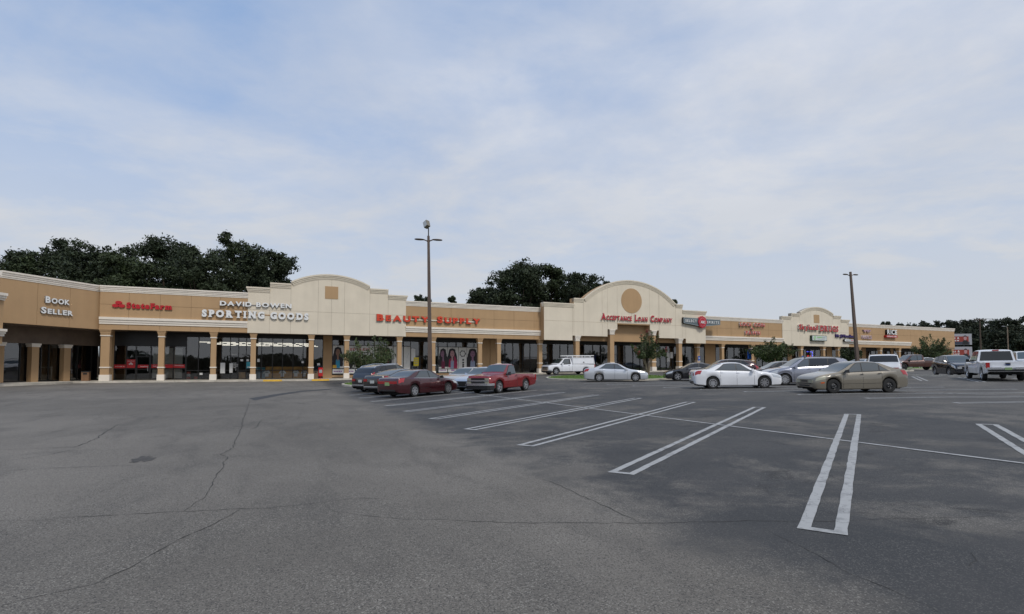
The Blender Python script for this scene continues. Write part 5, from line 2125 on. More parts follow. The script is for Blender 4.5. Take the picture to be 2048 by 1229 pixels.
def pickup_extras(front='chrome', lamp=M_LAMP, topper=False, tailplate=None, badge=None, small=False, rimlip=False):
    def f(c):
        r_ = c['root']
        xf, xr, W, H = c['xf'], c['xr'], c['W'], c['H']
        wf = c['wf']
        z0 = c['zb0'](0)
        zt = c['topf'](0)
        # front: grille, twin lamps, bumper
        g0, g1 = zt - .36 * (H / 1.9), zt - .02
        c['fbox']('grille', M_TRIMB, -wf * .62, wf * .62, g0, g1, .03)
        c['fbox']('grille_bar', M_CHROME, -wf * .97, wf * .97, (g0 + g1) / 2 - .03, (g0 + g1) / 2 + .035, .05)
        for sd in (1, -1):
            y0, y1 = sorted((sd * wf * .99, sd * wf * .63))
            c['fbox']('headlamp', lamp, y0, y1, (g0 + g1) / 2 + .045, g1, .028)
            c['fbox']('headlamp', lamp, y0, y1, g0 + .01, (g0 + g1) / 2 - .04, .028)
        pm = MB()
        bz0, bz1 = g0 - .125, g0 + .008
        wbm = W / 2 * 1.0
        pts = [(xf + .09, -wbm * .80), (xf + .02, -wbm * .97), (xf - .35, -wbm * 1.005), (xf - .35, -wbm * .93), (xf - .02, -wbm * .90), (xf - .02, wbm * .90), (xf - .35, wbm * .93), (xf - .35, wbm * 1.005), (xf + .02, wbm * .97), (xf + .09, wbm * .80)]
        pm.slab(pts, bz0, bz1)
        fix_normals(pm.build('front_bumper', M_CHROME, r_))
        pm = MB()
        pm.slab([(x - .03, y * .97) for x, y in pts], bz0 - .20, bz0 + .005)
        fix_normals(pm.build('front_valance', M_TRIMB, r_))
        # rear: tailgate, lamps, bumper
        bz = c['beltf'](.95)
        for sd in (1, -1):
            pm = MB()
            y0, y1 = sorted((sd * (W / 2 * .985 + .008), sd * (W / 2 * .985 - .17)))
            pm.box(xr - .012, xr + .09, y0, y1, bz - .40, bz - .05)
            pm.build('tail_lamp', M_TAIL, r_)
        pm = MB()
        pm.box(xr - .02, xr + .0, -W / 2 + .21, W / 2 - .21, bz - .52, bz - .01)
        pm.box(xr - .03, xr - .018, -W / 2 + .28, W / 2 - .28, bz - .46, bz - .24)
        tg = pm.build('tailgate', c['body'], r_)
        pm = MB()
        pm.box(xr - .06, xr - .03, -.12, .12, bz - .14, bz - .08)
        pm.build('tailgate_handle', M_TRIMB if badge is None else M_DARK, tg)
        if badge is not None:
            pm = MB()
            pm.prism([(0 + .13 * math.cos(k * math.pi / 10), .05 * math.sin(k * math.pi / 10)) for k in range(20)], -.01, .01)
            bo = pm.build('oval_badge', badge, r_, (xr - .036, 0, bz - .20), math.pi / 2)
            fix_normals(bo)
        pm = MB()
        pm.box(xr - .16, xr + .02, -W / 2 + .04, -.32, c['ground'] + .31, c['ground'] + .44)
        pm.box(xr - .16, xr + .02, .32, W / 2 - .04, c['ground'] + .31, c['ground'] + .44)
        pm.box(xr - .10, xr + .02, -.32, .32, c['ground'] + .26, c['ground'] + .42)
        pm.box(xr - .12, xr + .02, -W / 2 + .10, W / 2 - .10, c['ground'] + .20, c['ground'] + .3095, 1)
        pm.build('rear_bumper', [M_CHROME if front == 'chrome' else M_TRIMB, M_TRIMB], r_)
        if tailplate:
            pm = MB()
            pm.box(xr - .13, xr - .10, -.16, .16, c['ground'] + .28, c['ground'] + .43)
            pm.build('licence_plate', tailplate, r_)
        # cab rear window
        fmx = c['sx'](BEDS[id(f)])
        zb_, zt_ = c['beltf'](BEDS[id(f)]) + .06, H * .935
        wb2, wt2 = W / 2 * .80, W / 2 * .70
        pm = MB()
        pm.hexa([(fmx - .010, -wb2, zb_), (fmx + .06, -wb2, zb_), (fmx + .06, wb2, zb_), (fmx - .010, wb2, zb_), (fmx + .045, -wt2, zt_), (fmx + .11, -wt2, zt_), (fmx + .11, wt2, zt_), (fmx + .045, wt2, zt_)])
        fix_normals(pm.build('rear_window', M_CGLASS_D, r_))
        pm = MB()
        pm.box(fmx + .02, fmx + .07, -.16, .16, H * .955, H * .985)
        pm.build('brake_lamp', M_TAIL, r_)
        if topper:
            x1, x0 = fmx - .03, xr + .02
            zb2 = bz + .004
            ht = H * 1.03
            pm = MB()
            pm.hexa([(x0, -W / 2 + .03, zb2), (x1, -W / 2 + .03, zb2), (x1, W / 2 - .03, zb2), (x0, W / 2 - .03, zb2), (x0 + .10, -W / 2 + .10, ht), (x1 - .03, -W / 2 + .10, ht), (x1 - .03, W / 2 - .10, ht), (x0 + .10, W / 2 - .10, ht)])
            tp = pm.build('bed_topper', c['body'], r_)
            for sd in (1, -1):
                pm = MB()
                yb_, yt_ = sd * (W / 2 - .022), sd * (W / 2 - .085)
                for a, b in ((x0 + .12, x1 - .08),):
                    fr = [(a, yb_, zb2 + .04), (b, yb_, zb2 + .04), (b, yt_, ht - .06), (a, yt_, ht - .06)]
                    w_ = .018
                    pm.tube([fr[0], fr[1], fr[2], fr[3], fr[0]], .012, 4)
                pm.build('hatch_seal', M_SEAM, tp)
                pm = MB()
                y0_, y1_ = sorted((sd * (W / 2 - .03), sd * (W / 2 - .07)))
                pm.box((x0 + x1) / 2 - .07, (x0 + x1) / 2 + .07, y0_, y1_ + .03 * (1 if sd > 0 else 0), zb2 + .18, zb2 + .28)
                pm.build('hatch_latch', M_TRIMB, tp)
            pm = MB()
            for yy in (-.55, -.2, .2, .55):
                pm.box(x0 - .15, x1 + .75, yy - .03, yy + .03, ht + .16, ht + .24)
            for xx in (x0 + .4, (x0 + x1) / 2, x1 - .2):
                pm.box(xx - .03, xx + .03, -.62, .62, ht + .12, ht + .16)
                for yy in (-.6, .6):
                    pm.box(xx - .03, xx + .03, yy - .03, yy + .03, ht - .02, ht + .12)
            pm.build('ladder_rack', M_WHITE, r_)
    return f


BEDS = {}


def truck(name, label, pos, heading, cab_end, ex, form, **kw):
    BEDS[id(ex)] = cab_end
    return make_vehicle(name, label, pos, heading, pickup=form, extras=ex, **kw)


P_BLACK = paint('black', (.005, .005, .006), .1, .2)
P_NAVY = paint('dark_navy', (.006, .007, .012), .15, .2)
P_MAROON = paint('dark_maroon', (.058, .010, .013), .35, .28)
P_RED = paint('deep_red', (.230, .013, .015), .25, .30)
P_WINE = paint('wine', (.035, .010, .014), .35, .28)
P_GOLD = paint('champagne', (.46, .43, .38), .5, .35)
P_ICE = paint('ice_blue', (.42, .47, .55), .5, .32)
P_SILVER = paint('silver', (.60, .62, .65), .45, .32)
P_SILV2 = paint('steel_silver', (.30, .31, .36), .6, .32)
P_GREY = paint('dark_grey', (.030, .031, .034), .45, .3)
P_WHITE = paint('white', (.76, .77, .79), .0, .3)
P_TAN = paint('dusty_tan', (.205, .182, .142), .35, .48)
P_BROWN = paint('red_brown', (.085, .032, .022), .3, .45)

make_vehicle('parked_sedan', 'dark maroon sedan seen from behind, nearest of the left row', (-5.04, 29.49), 33.5, 4.84, 1.75, 1.43, 2.70, .98, .32, 'sedan', P_MAROON, rim='cover', rimspokes=6, plate=M_PLATE_G, tail='bar', mirror=M_DARK, handles=P_MAROON, chrome_belt=True, moulding=True)
make_vehicle('parked_sedan', 'black sedan half hidden behind the maroon sedan', (-6.65, 32.55), 33.5, 4.85, 1.82, 1.47, 2.80, .98, .33, 'coupe', P_BLACK, rimspokes=10, plate=M_PLATE_W, rear_bar=True)
make_vehicle('parked_crossover', 'black crossover with roof rails beside the grass island', (-8.25, 35.6), 33.5, 4.78, 1.90, 1.76, 2.80, .95, .37, 'crossover', P_NAVY, rimspokes=5, plate=M_PLATE_W, rails=M_CHROME, chrome_belt=True, rear_bar=True)


def gr_chrysler(c):
    pm = MB()
    zt = c['topf'](0)
    pm.prism([(-.36, zt - .02), (.36, zt - .02), (.24, zt - .26), (-.24, zt - .26)], -.02, .03)
    o_ = pm.build('grille', M_TRIMB, c['root'], (c['xf'], 0, 0), math.pi / 2)
    fix_normals(o_)
    for sd in (1, -1):
        y0, y1 = sorted((sd * c['wf'] * .98, sd * c['wf'] * .60))
        c['fbox']('headlamp', M_LAMP, y0, y1, zt - .15, zt - .02, .012)


make_vehicle('parked_sedan', 'ice blue sedan facing out between gold car and red pickup', (-1.75, 34.5), 213.5, 4.87, 1.84, 1.48, 2.77, .98, .33, 'sedan', P_ICE, grille=False, rimspokes=10, extras=gr_chrysler)


def gr_plain(c):
    zt = c['topf'](0)
    for sd in (1, -1):
        y0, y1 = sorted((sd * c['wf'] * .98, sd * c['wf'] * .55))
        c['fbox']('headlamp', M_LAMP_Y, y0, y1, zt - .15, zt - .02, .012)


make_vehicle('parked_sedan', 'pale gold sedan facing out behind the ice blue car', (-3.15, 37.6), 213.5, 4.7, 1.78, 1.44, 2.72, .96, .32, 'sedan', P_GOLD, lamp=M_LAMP_Y, extras=gr_plain)
fx = pickup_extras(lamp=M_LAMP_Y, small=True)
truck('pickup_truck', 'deep red single cab pickup facing out of its stall', (-.62, 31.5), 213.0, .545, fx, pickup_form(.545, roof=(.40, .46), crew=False, hoodz=.625, bedz=.61, nose=.60), L=4.90, W=1.75, H=1.66, wb=2.82, fo=.90, r=.35, body=P_RED, rim='fat', rimspokes=5, mirror=M_DARK, handles=M_DARK, ground=.28, arch=.07)
fx = pickup_extras(topper=True)
truck('service_truck', 'white work truck with a bed topper and ladder rack by the portico', (6.5, 62.4), 246.2, .50, fx, pickup_form(.50, roof=(.325, .4), crew=True), L=6.15, W=2.0, H=1.93, wb=3.98, fo=.95, r=.39, body=P_WHITE, rim='fat', rimspokes=5, handles=M_DARK, ground=.38, arch=.09)
make_vehicle('parked_sedan', 'silver sedan parked along the middle grass island', (8.44, 42.65), 100, 5.0, 1.85, 1.485, 2.82, .97, .335, 'sedan', P_SILVER, rimspokes=8, plate=M_PLATE_W, chrome_belt=True)
make_vehicle('parked_coupe', 'dark grey low car facing left behind the white sedan', (14.75, 43.0), 279, 4.8, 1.85, 1.43, 2.78, .95, .335, 'coupe', P_GREY, rimspokes=5, glass=M_CGLASS_D, chrome_belt=True)
make_vehicle('parked_crossover', 'wine red crossover with red tail lamps behind the white sedan', (16.1, 40.1), 279, 4.55, 1.83, 1.66, 2.62, .92, .35, 'crossover', P_WINE, rimspokes=8, glass=M_CGLASS_D, chrome_belt=True)


def gr_corolla(c):
    for sd in (1, -1):
        pm = MB()
        pm.hexa([(c['xf'] - .10, sd * c['W'] * .41, .34), (c['xf'] - .05, sd * c['W'] * .40, .34), (c['xf'] - .05, sd * c['W'] * .385, .34), (c['xf'] - .10, sd * c['W'] * .395, .34), (c['xf'] - .06, sd * c['W'] * .42, .50), (c['xf'] - .02, sd * c['W'] * .40, .50), (c['xf'] - .02, sd * c['W'] * .385, .50), (c['xf'] - .06, sd * c['W'] * .40, .50)])
        fix_normals(pm.build('fog_recess', M_TRIMB, c['root']))


make_vehicle('parked_sedan', 'clean white sedan facing right in the middle row', (12.6, 30.05), 98.5, 4.64, 1.78, 1.455, 2.70, .95, .325, 'sedan', P_WHITE, rimspokes=8, plate=M_PLATE_W, extras=gr_corolla)
make_vehicle('parked_sedan', 'dark sedan showing its roof between white sedan and silver van', (18.5, 37.0), 279, 4.8, 1.82, 1.46, 2.78, .95, .33, 'sedan', P_GREY, glass=M_CGLASS_D)
make_vehicle('parked_crossover', 'steel silver family crossover facing left behind the tan sedan', (18.2, 33.0), 278.8, 4.89, 1.88, 1.69, 2.89, .95, .36, 'suv', P_SILV2, rimspokes=10, rails=M_TRIMB, cladding=P_SILV2, glass=M_CGLASS)


def gr_focus(c):
    zt = c['topf'](0)
    for sd in (1, -1):
        y0, y1 = sorted((sd * c['wf'] * 1.0, sd * c['wf'] * .5))
        c['fbox']('headlamp', M_LAMP_Y, y0, y1, zt - .16, zt - .03, .010)
    c['fbox']('bumper_slot', M_TRIMB, -c['wf'] * .8, c['wf'] * .8, .42, .46, .012)


make_vehicle('parked_sedan', 'dusty tan sedan with black steel wheels, nearest car on the right', (15.72, 24.75), 266.5, 4.45, 1.70, 1.44, 2.62, .86, .318, 'tall', P_TAN, rim='steel', rimmat=M_DARK, hubdots=True, lamp=M_LAMP_Y, plate=M_PLATE_W, mirror=M_DARK, handles=M_DARK, moulding=True, amber=True, extras=gr_focus)
make_vehicle('parked_suv', 'white boxy sport utility seen from behind past the tan sedan', (25.8, 36.9), 33.5, 5.0, 2.0, 1.80, 2.86, .95, .38, 'boxsuv', P_WHITE, rails=M_METAL, plate=M_PLATE_W, glass=M_CGLASS_D)
fx = pickup_extras(tailplate=M_PLATE_G, badge=mat('blue_badge', (.02, .04, .14), .4))
truck('pickup_truck', 'big white crew cab pickup seen from behind at the right edge', (31.47, 34.68), 30.0, .60, fx, pickup_form(.60, roof=(.325, .4)), L=5.9, W=2.03, H=1.96, wb=3.68, fo=.95, r=.41, body=P_WHITE, rim='fat', rimspokes=6, rimmat=M_CHROME, mirror=M_DARK, ground=.42, arch=.09)
make_vehicle('parked_crossover', 'dark navy small crossover facing out left of the white pickup', (35.3, 42.3), 199, 4.28, 1.78, 1.65, 2.55, .93, .345, 'crossover', P_NAVY, rimspokes=5, extras=lambda c: [c['fbox']('headlamp', M_LAMP, *sorted((sd * c['wf'] * 1.0, sd * c['wf'] * .58)), c['topf'](0) - .16, c['topf'](0) - .0, .02) for sd in (1, -1)])
fx = pickup_extras(front='dark')
truck('pickup_truck', 'red brown crew cab pickup parked far off facing left', (50.3, 66.2), 276, .58, fx, pickup_form(.58, roof=(.325, .4)), L=5.8, W=2.03, H=1.95, wb=3.70, fo=.97, r=.42, body=P_BROWN, rim='steel', rimmat=M_DARK, ground=.42, arch=.09, mirror=M_DARK)
make_vehicle('parked_sedan', 'pale car mostly hidden left of the white sport utility', (39.9, 60.2), 60, 4.6, 1.78, 1.45, 2.7, .92, .32, 'sedan', P_ICE)
make_vehicle('parked_sedan', 'white car showing only its roof above the brown pickup bed', (57.0, 73.6), 279, 4.7, 1.8, 1.62, 2.7, .92, .33, 'sedan', P_WHITE)
make_vehicle('parked_suv', 'white sport utility cut off by the right edge behind the pickup', (38.3, 39.2), 213.5, 5.0, 2.0, 1.85, 2.9, .95, .38, 'boxsuv', P_WHITE)
# ------------------------------------------------------------------ trees
M_LEAF = mat('oak_leaf', (0.020, 0.032, 0.010), 0.75, island=.42)
M_LEAF2 = mat('oak_leaf_light', (0.028, 0.043, 0.012), 0.75, island=.55)
M_LEAF3 = mat('far_leaf', (0.026, 0.035, 0.016), 0.8, island=.5)
M_MYRT = mat('myrtle_leaf', (0.058, 0.082, 0.024), 0.7, island=.55)
M_MYRT2 = mat('myrtle_leaf_olive', (0.070, 0.080, 0.026), 0.7, island=.5)
M_BLOOM = mat('bloom', (0.35, .05, .06), .7, island=.3)


def leaf_mesh(name, centers, size, material, seed, upright=0.0):
    g = np.random.default_rng(seed)
    n = len(centers)
    a = g.normal(size=(n, 3))
    a[:, 2] = a[:, 2] * (1 - .5 * min(1, upright)) + upright
    a /= np.linalg.norm(a, axis=1)[:, None]
    b = g.normal(size=(n, 3))
    b -= (b * a).sum(1)[:, None] * a
    b /= np.linalg.norm(b, axis=1)[:, None]
    s = size * g.uniform(.6, 1.35, n)[:, None]
    l = a * s
    w = b * s * .52
    v = np.stack([centers - l, centers + w * .9 - l * .1, centers + l, centers - w * .9 - l * .1], 1).reshape(-1, 3)
    me = bpy.data.meshes.new(name)
    me.vertices.add(4 * n)
    me.vertices.foreach_set('co', v.astype(np.float32).ravel())
    me.loops.add(4 * n)
    me.loops.foreach_set('vertex_index', np.arange(4 * n, dtype=np.int32))
    me.polygons.add(n)
    me.polygons.foreach_set('loop_start', np.arange(0, 4 * n, 4, dtype=np.int32))
    me.polygons.foreach_set('loop_total', np.full(n, 4, dtype=np.int32))
    me.materials.append(material)
    me.update(calc_edges=True)
    me.validate()
    return me


def oak(name, label, px, py, height, rad, seed, n_leaf=15000, size=.19, material=None, trunk=.35, base=.30, squash=1.0, group='trees behind the plaza', z0=None, lobes=None):
    g = np.random.default_rng(seed)
    z0 = (gz(px, py) if z0 is None else z0)
    root = tag(empty(name, (px, py, z0)), label, 'tree', group)
    rr = random.Random(seed)
    # limbs reach from the trunk to clumps spread over a rough dome
    cz = height * (base + 1) / 2
    hz_ = height * (1 - base) / 2
    nl = lobes or 26
    lob = []
    k = 0
    while len(lob) < nl and k < 4000:
        k += 1
        d = g.normal(size=3)
        d /= np.linalg.norm(d)
        if d[2] < -.45:
            continue
        f = g.uniform(.45, .92)
        c = np.array([d[0] * rad * f * g.uniform(.8, 1.12), d[1] * rad * f, cz + d[2] * hz_ * f * squash])
        if all(np.linalg.norm((c - q[0]) * np.array([1, 1, 1.2])) > rad * .23 for q in lob):
            lob.append((c, rad * g.uniform(.20, .36)))
    pts = []
    per = n_leaf // max(1, len(lob))
    for c, lr in lob:
        # twig clumps inside each lobe
        nc = 16
        dirs = g.normal(size=(nc, 3))
        dirs /= np.linalg.norm(dirs, axis=1)[:, None]
        cc = c + dirs * lr * g.uniform(.45, 1.08, nc)[:, None] * np.array([1, 1, .72])
        pick = g.integers(0, nc, per)
        q = cc[pick] + g.normal(size=(per, 3)) * lr * .215 * np.array([1, 1, .64])
        pts.append(q)
    centers = np.concatenate(pts)
    centers[:, 2] = cz - hz_ + (centers[:, 2] - (cz - hz_)) * (height - (cz - hz_)) / (np.percentile(centers[:, 2], 99.6) - (cz - hz_))
    keep = centers[:, 2] < height * 1.04
    me = leaf_mesh('crown', centers[keep], size, material or M_LEAF, seed)
    link(bpy.data.objects.new('crown', me), root)
    mb = MB()
    th = height * .30
    bend = Vector((rr.uniform(-.6, .6), rr.uniform(-.4, .4), 0))
    fork = Vector((bend.x, bend.y, th))
    mb.tube([(0, 0, -.3), (bend.x * .3, bend.y * .3, th * .4), fork], [trunk * 1.3, trunk, trunk * .85], 8)
    for c, lr in lob[:18]:
        e_ = Vector(c)
        m_ = fork.lerp(e_, .5) + Vector((rr.uniform(-.5, .5), rr.uniform(-.5, .5), rr.uniform(-.2, .7)))
        mb.tube([fork, m_, e_], [trunk * .5, trunk * .26, trunk * .08], 5)
    mb.build('trunk', M_BARK, root, sharp=60)
    return root


def at(px, Y):
    return ((px - 1024) / 1060 * Y, Y)


def zat(y, Y):
    return 1.6 + (735 - y) / 1060 * Y


OAKS = [  # centre px, distance, top y, radius px, label
    (30, 74, 512, 60, 'low dark tree at the left edge behind the slanted corner'),
    (105, 80, 474, 66, 'open crowned dark tree behind the corner letters'),
    (192, 76, 494, 62, 'round dark tree between two taller ones on the left'),
    (255, 72, 508, 58, 'low dense tree left of the tall gappy tree'),
    (325, 84, 470, 78, 'tall gappy oak above the red oval sign'),
    (405, 74, 494, 62, 'dense dark oak left of the pale topped tree'),
    (478, 88, 468, 58, 'tallest green tree above the white slab letters'),
    (538, 82, 494, 46, 'tree with a thin side branch beside the first arch'),
    (838, 150, 588, 24, 'small far tree seen left of the lamp post'),
    (902, 150, 592, 18, 'small far tree peeping right of the lamp post'),
    (975, 112, 572, 38, 'low left shoulder tree of the middle clump'),
    (1040, 108, 524, 62, 'tallest oak of the middle clump left of the big arch'),
    (1105, 112, 528, 55, 'broad oak beside the tallest of the middle clump'),
    (1165, 104, 546, 54, 'dense oak touching the left side of the big arch'),
    (1222, 116, 560, 34, 'oak tip peeping over the left curve of the big arch'),
    (1350, 130, 598, 12, 'small tuft of tree at the right curve of the big arch'),
]
for i, (px, Y, ty, rp, lb) in enumerate(OAKS):
    X_, Y_ = at(px, Y)
    top = zat(ty, Y)
    rad = rp / 1060 * Y * 1.16
    z0 = .4
    oak('oak_tree', lb, X_, Y_, top - z0 - .4, rad, 100 + i, n_leaf=int(12000 + 12000 * min(1.2, rad / 5)), size=.21 if Y < 100 else .27, material=M_LEAF if i % 3 else M_LEAF2, trunk=.30 + rad * .03, base=.22, z0=z0, lobes=30 if rad > 3 else 12)

FAR = [(1776, 250, 645, 15), (1812, 260, 648, 22), (1850, 230, 645, 26), (1893, 240, 643, 24), (1928, 215, 643, 28), (1950, 260, 640, 24), (1985, 220, 642, 32), (2022, 200, 638, 34), (2052, 210, 634, 34), (2090, 200, 640, 34), (1965, 190, 660, 26), (2005, 180, 664, 26), (2045, 175, 662, 28), (1915, 195, 664, 22)]
FLAB = ['small far tree left of the far wall end', 'far tree just over the far parapet', 'far rounded tree above the far parapet', 'far tree over the right end of the plaza', 'far tree directly above the billboard', 'far tree between billboard and utility pole', 'far tree behind the utility pole', 'far tree right of the utility pole', 'far tall tree near the right edge', 'far tree at the very right edge', 'nearer wood edge tree beside the utility pole', 'nearer wood edge tree left of the street lamp', 'nearer wood edge tree behind the street lamp', 'nearer wood edge tree behind the billboard']
for i, ((px, Y, ty, rp), lb) in enumerate(zip(FAR, FLAB)):
    X_, Y_ = at(px, Y)
    top = zat(ty, Y)
    oak('far_tree', lb, X_, Y_, top - 1.0, rp / 1060 * Y * 1.15, 300 + i, n_leaf=9000, size=.45, material=M_LEAF3, trunk=.35, base=.05, z0=1.0, group='far trees on the right', lobes=24)

# wood on the far side of the street behind the camera, seen only as the dark band reflected in the shop windows
g = np.random.default_rng(5)
cs = []
for k in range(90):
    x_ = -150 + k * 3.9
    h_ = g.uniform(3.6, 6.4)
    m_ = 1300
    y_ = -62 - g.uniform(0, 14)
    cs.append(np.stack([x_ + g.normal(size=m_) * 2.4, y_ + g.normal(size=m_) * 2.0, g.uniform(0, 1, m_) ** .8 * h_], 1))
me = leaf_mesh('wood', np.concatenate(cs), .5, M_LEAF3, 9)
o = link(bpy.data.objects.new('far_wood', me))
tag(o, 'dark wood across the street reflected in the shop windows', 'wood', kind='stuff')


def myrtle(label, t, u, top, rad, seed, n_leaf=6000, size=.10, material=None, low=.30, blooms=0, shoots=26, airy=1.0):
    """vase of many arching shoots from a short multi-stem trunk, leaf sprays along each shoot"""
    px, py = xy(t, u)
    z0 = gz(px, py) + .14
    g = np.random.default_rng(seed)
    rr = random.Random(seed)
    root = tag(empty('crape_myrtle', (px, py, z0)), label, 'tree', 'crape myrtles in the parking islands')
    H = top - z0
    mb = MB()
    stems = []
    for k in range(6):
        a = 2 * math.pi * k / 6 + rr.uniform(-.3, .3)
        p0 = Vector((math.cos(a) * .07, math.sin(a) * .07, -.1))
        p1 = Vector((math.cos(a) * rad * .12, math.sin(a) * rad * .12, H * .26))
        p2 = Vector((math.cos(a) * rad * .26, math.sin(a) * rad * .26, H * low))
        mb.tube([p0, p1, p2], [.065, .05, .035], 6)
        stems.append((a, p2))
    pts, tips = [], []
    per = max(10, n_leaf // shoots)
    for k in range(shoots):
        a0, p2 = stems[k % 6]
        a = a0 + rr.uniform(-.7, .7)
        sp = rad * math.sqrt(rr.uniform(.03, 1.0)) * rr.uniform(.85, 1.1)
        hh = H * (1.0 - .42 * (sp / rad) ** 2) * rr.uniform(.70, 1.08)
        e = Vector((math.cos(a) * sp, math.sin(a) * sp, max(hh, H * low + .2)))
        m_ = p2.lerp(e, .55) + Vector((0, 0, .10 * H * (sp / rad)))
        mb.tube([p2, m_, e], [.026, .016, .005], 4)
        tips.append(e)
        f = g.uniform(.05, 1.06, per)
        q = np.array([(1 - x) ** 2 * np.array(p2) + 2 * x * (1 - x) * np.array(m_) + x * x * np.array(e) for x in f])
        wd = (.05 + .075 * rad * np.sin(np.clip(f, 0, 1) * 2.6 + .25))[:, None] * airy
        pts.append(q + g.normal(size=(per, 3)) * wd)
    mb.build('trunk', M_BARK_L, root, sharp=60)
    pts = np.concatenate(pts)
    link(bpy.data.objects.new('crown', leaf_mesh('crown', pts, size, material or M_MYRT, seed, .5)), root)
    if blooms:
        bp_ = np.concatenate([np.array(tips[i]) + g.normal(size=(40, 3)) * np.array([.06, .06, .12]) for i in range(0, len(tips), max(1, len(tips) // blooms))])
        link(bpy.data.objects.new('blossom', leaf_mesh('blossom', bp_, .06, M_BLOOM, seed + 1)), root)
    return root


myrtle('bushy crape myrtle hiding the beauty window posters', 22.0, 11.2, 4.1, 2.6, 21, 7000, .085, low=.22, material=M_MYRT, shoots=40, airy=.72)
myrtle('vase shaped crape myrtle before the portico column', 47.3, 16.2, 4.9, 1.85, 12, 5200, .085, low=.40, blooms=7, shoots=32, airy=.62)
myrtle('leafy crape myrtle right of the white sedan', 65.6, 14.9, 5.2, 2.6, 13, 7500, .095, low=.28, shoots=36, airy=.72)
myrtle('dark crape myrtle at the foot of the far lamp post', 82.0, 13.0, 4.2, 1.8, 14, 8000, .095, low=.15, material=M_LEAF2)
myrtle('crape myrtle before the right end of the plaza', 99.5, 13.0, 6.1, 2.7, 15, 6500, .11, low=.22, shoots=32, airy=.72)

# ------------------------------------------------------------------ lamp posts, billboard, poles
def lamp_post(label, base, top_xy, ztop, flood, arm=1.05):
    bx, by = base
    z0 = gz(bx, by)
    root = tag(empty('lamp_post', (bx, by, z0)), label, 'lamp post')
    lx, ly = top_xy[0] - bx, top_xy[1] - by
    h = ztop - z0
    mb = MB()
    b, t_ = .16, .085
    mb.hexa([(-b, -b, 0), (b, -b, 0), (b, b, 0), (-b, b, 0), (lx - t_, ly - t_, h), (lx + t_, ly - t_, h), (lx + t_, ly + t_, h), (lx - t_, ly + t_, h)])
    mb.build('pole', M_POLE, root)
    mb = MB()
    mb.tube([(0, 0, -.05), (0, 0, .75)], .32, 14)
    mb.build('concrete_footing', M_CONC, root)
    for s in (-1, 1):
        mb = MB()
        mb.tube([(lx, ly, h - .55), (lx + s * .12, ly, h - .38), (lx + s * .35, ly, h - .30)], [.05, .05, .045], 6)
        arm_o = mb.build('arm', M_POLE, root)
        mb = MB()
        n = 8
        vs = []
        prof = [(0, .03), (.12, .055), (.4, .075), (.75, .07), (.95, .05), (1.0, .02)]
        x0 = lx + s * .30
        for f, r_ in prof:
            for k in range(n):
                a = 2 * math.pi * k / n
                vs.append((x0 + s * f * (arm - .3), ly + math.cos(a) * r_ * 2.3, h - .29 + .04 * f * s * -1 + math.sin(a) * r_))
        fs = [(i * n + k, i * n + (k + 1) % n, (i + 1) * n + (k + 1) % n, (i + 1) * n + k) for i in range(len(prof) - 1) for k in range(n)] + [list(range(n)), list(range(len(prof) * n - 1, (len(prof) - 1) * n - 1, -1))]
        mb.add(vs, fs)
        fix_normals(mb.build('lamp_head', M_POLE, root, sharp=50))
    if flood:
        mb = MB()
        mb.tube([(lx, ly, h - .05), (lx, ly, h + .62)], .045, 6)
        mb.build('stem', M_DARK, root)
        me = MB()
        me.box(-.20, .20, -.18, .14, -.26, .26)
        fo = me.build('floodlight', mat('flood_case', (.20, .18, .14), .5), root, (lx - .13, ly, h + .90))
        fo.rotation_euler = (R(-8), R(-25), R(-38))
        me = MB()
        me.box(-.165, .165, -.195, -.18, -.22, .22)
        me.build('lens', mat('flood_lens', (.42, .43, .42), .1, ior=1.9), fo)
    return root


bx, by = xy(25.35, 17.9)
lamp_post('tall lamp post with a tilted floodlight on top, left of centre', (bx, by), (bx - .22, by), zat(470, by), True, 1.08)
bx2, by2 = 36.55, 56.0
lamp_post('leaning lamp post without floodlight on the right', (bx2, by2), (bx2 - .55, by2), zat(543, by2), False, .78)

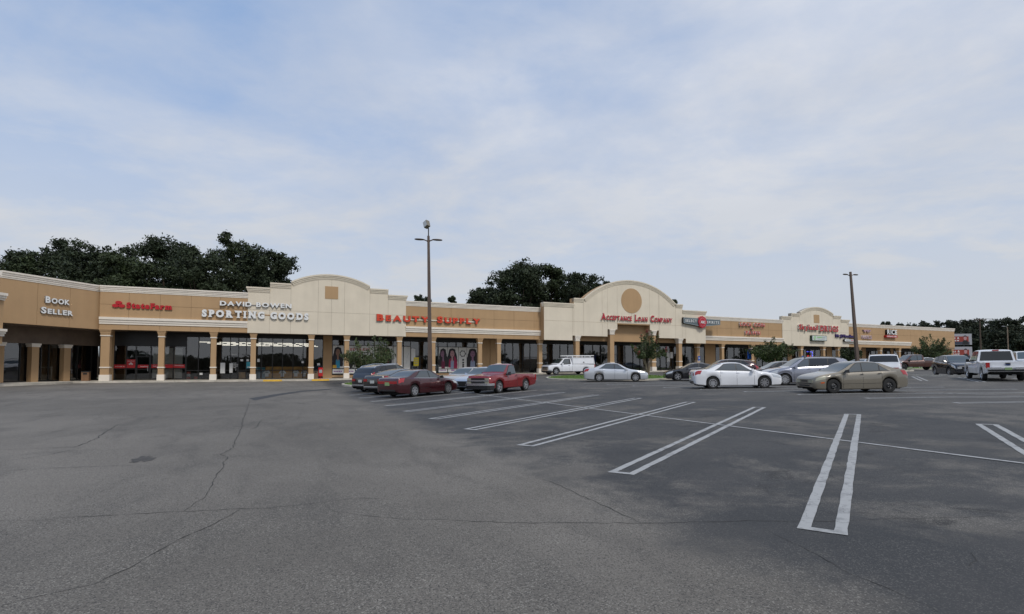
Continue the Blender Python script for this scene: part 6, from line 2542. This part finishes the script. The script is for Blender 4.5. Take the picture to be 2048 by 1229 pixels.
# billboard past the right end of the plaza
bbY = 150.0
bxc = at(1912, bbY)[0]
root = tag(empty('billboard', (bxc, bbY, 1.2), R(-8)), 'two panel billboard with red bands beyond the plaza end', 'billboard')
M_BBG = mat('billboard_grey', (.34, .34, .37), .6)
M_BBR = mat('billboard_red', (.26, .035, .022), .6)
M_BBN = mat('billboard_navy', (.035, .045, .07), .6)
for z0, z1 in ((zat(690, bbY) - 1.2, zat(668, bbY) - 1.2), (zat(718, bbY) - 1.2, zat(694, bbY) - 1.2)):
    mb = MB()
    mb.box(-4.2, 4.2, 0, .35, z0, z1)
    pn = mb.build('panel', M_BBG, root)
    H_ = z1 - z0
    mb = MB()
    mb.box(-4.0, 3.4, -.02, .0, z0 + H_ * .28, z0 + H_ * .76)
    mb.build('red_band', M_BBR, pn)
    mb = MB()
    mb.box(-4.0, 3.6, -.02, .0, z0 + .06, z0 + H_ * .27)
    mb.build('lower_band', M_BBN, pn)
    for nm, m, pts in (('print_suit', M_DARK, [(1.7, z0 + .06), (3.3, z0 + .06), (3.1, z0 + H_ * .36), (2.5, z0 + H_ * .45), (1.9, z0 + H_ * .36)]), ('print_face', SK2, ell(2.5, z0 + H_ * .60, .40, H_ * .19)), ('print_hair', HR, [(2.06, z0 + H_ * .66), (2.15, z0 + H_ * .80), (2.5, z0 + H_ * .86), (2.85, z0 + H_ * .80), (2.94, z0 + H_ * .66), (2.7, z0 + H_ * .74), (2.3, z0 + H_ * .74)])):
        mb = MB()
        yy = -.03 - .01 * ('face' in nm) - .02 * ('hair' in nm)
        mb.add([(x, yy, z) for x, z in pts], [list(range(len(pts)))])
        mb.build(nm, m, pn)
    letters(pn, 'Accident &', -3.6, 1.0, z0 + H_ * .54, z0 + H_ * .71, -.02, LWH, LWH, bold=.02, serif=.05, depth=.02)
    letters(pn, 'Injury Law', -3.6, 1.0, z0 + H_ * .33, z0 + H_ * .50, -.02, LWH, LWH, bold=.02, serif=.05, depth=.02)
mb = MB()
for x in (-2.5, 0, 2.5):
    mb.tube([(x, .5, -.5), (x, .5, zat(668, bbY) - 1.6)], .14, 6)
mb.build('support_posts', M_DARK, root)

Yp = 125.0
xp, _ = at(1962, Yp)
root = tag(empty('utility_pole', (xp, Yp, 1.3)), 'wooden utility pole with a crossarm in front of the far wood', 'utility pole')
hp = zat(637, Yp) - 1.3
mb = MB()
mb.tube([(0, 0, -.5), (0, 0, hp)], [.20, .14], 8)
mb.build('pole', M_BARK, root)
mb = MB()
mb.box(-1.45, 1.45, -.25, -.1, hp - .42, hp - .26)
mb.build('crossarm', M_BARK, root)
for x in (-1.3, -.5, .5, 1.3):
    mb = MB()
    mb.tube([(x, -.17, hp - .26), (x, -.17, hp - .05)], .06, 6)
    mb.build('insulator', M_METAL, root)
Yp2 = 110.0
xp2, _ = at(2017, Yp2)
root = tag(empty('street_lamp', (xp2, Yp2, 1.4)), 'slim street lamp with one arm near the right edge', 'street lamp')
hp2 = zat(654, Yp2) - 1.4
mb = MB()
mb.tube([(0, 0, -.5), (0, 0, hp2)], [.12, .09], 8)
mb.build('pole', M_BARK_L, root)
mb = MB()
mb.tube([(0, 0, hp2 - .2), (-.4, 0, hp2 + .1), (-.75, 0, hp2 + .15)], .04, 6)
mb.build('arm', M_METAL, root)
mb = MB()
mb.box(-1.05, -.65, -.12, .12, hp2 + .06, hp2 + .20)
mb.build('lamp_head', M_METAL, root)
# wires between the poles and off to both sides
Z1 = 1.3 + hp - .05
for k, x in enumerate((-1.3, -.5, .5, 1.3)):
    mb = MB()
    a = Vector((xp + x, Yp - .17, Z1))
    for b in (Vector((xp + 75, Yp + 18 + x, Z1 + 1.2)),):
        pts = []
        for j in range(13):
            f = j / 12
            p = a.lerp(b, f)
            p.z -= 1.4 * 4 * f * (1 - f) * .5
            pts.append(p)
        mb.tube(pts, .012, 4, cap=False)
    o = mb.build('power_line', M_DARK)
    tag(o, ['overhead wire on the left end of the far crossarm', 'overhead wire left of the far pole top', 'overhead wire right of the far pole top', 'overhead wire on the right end of the far crossarm'][k], 'wire', 'overhead wires')
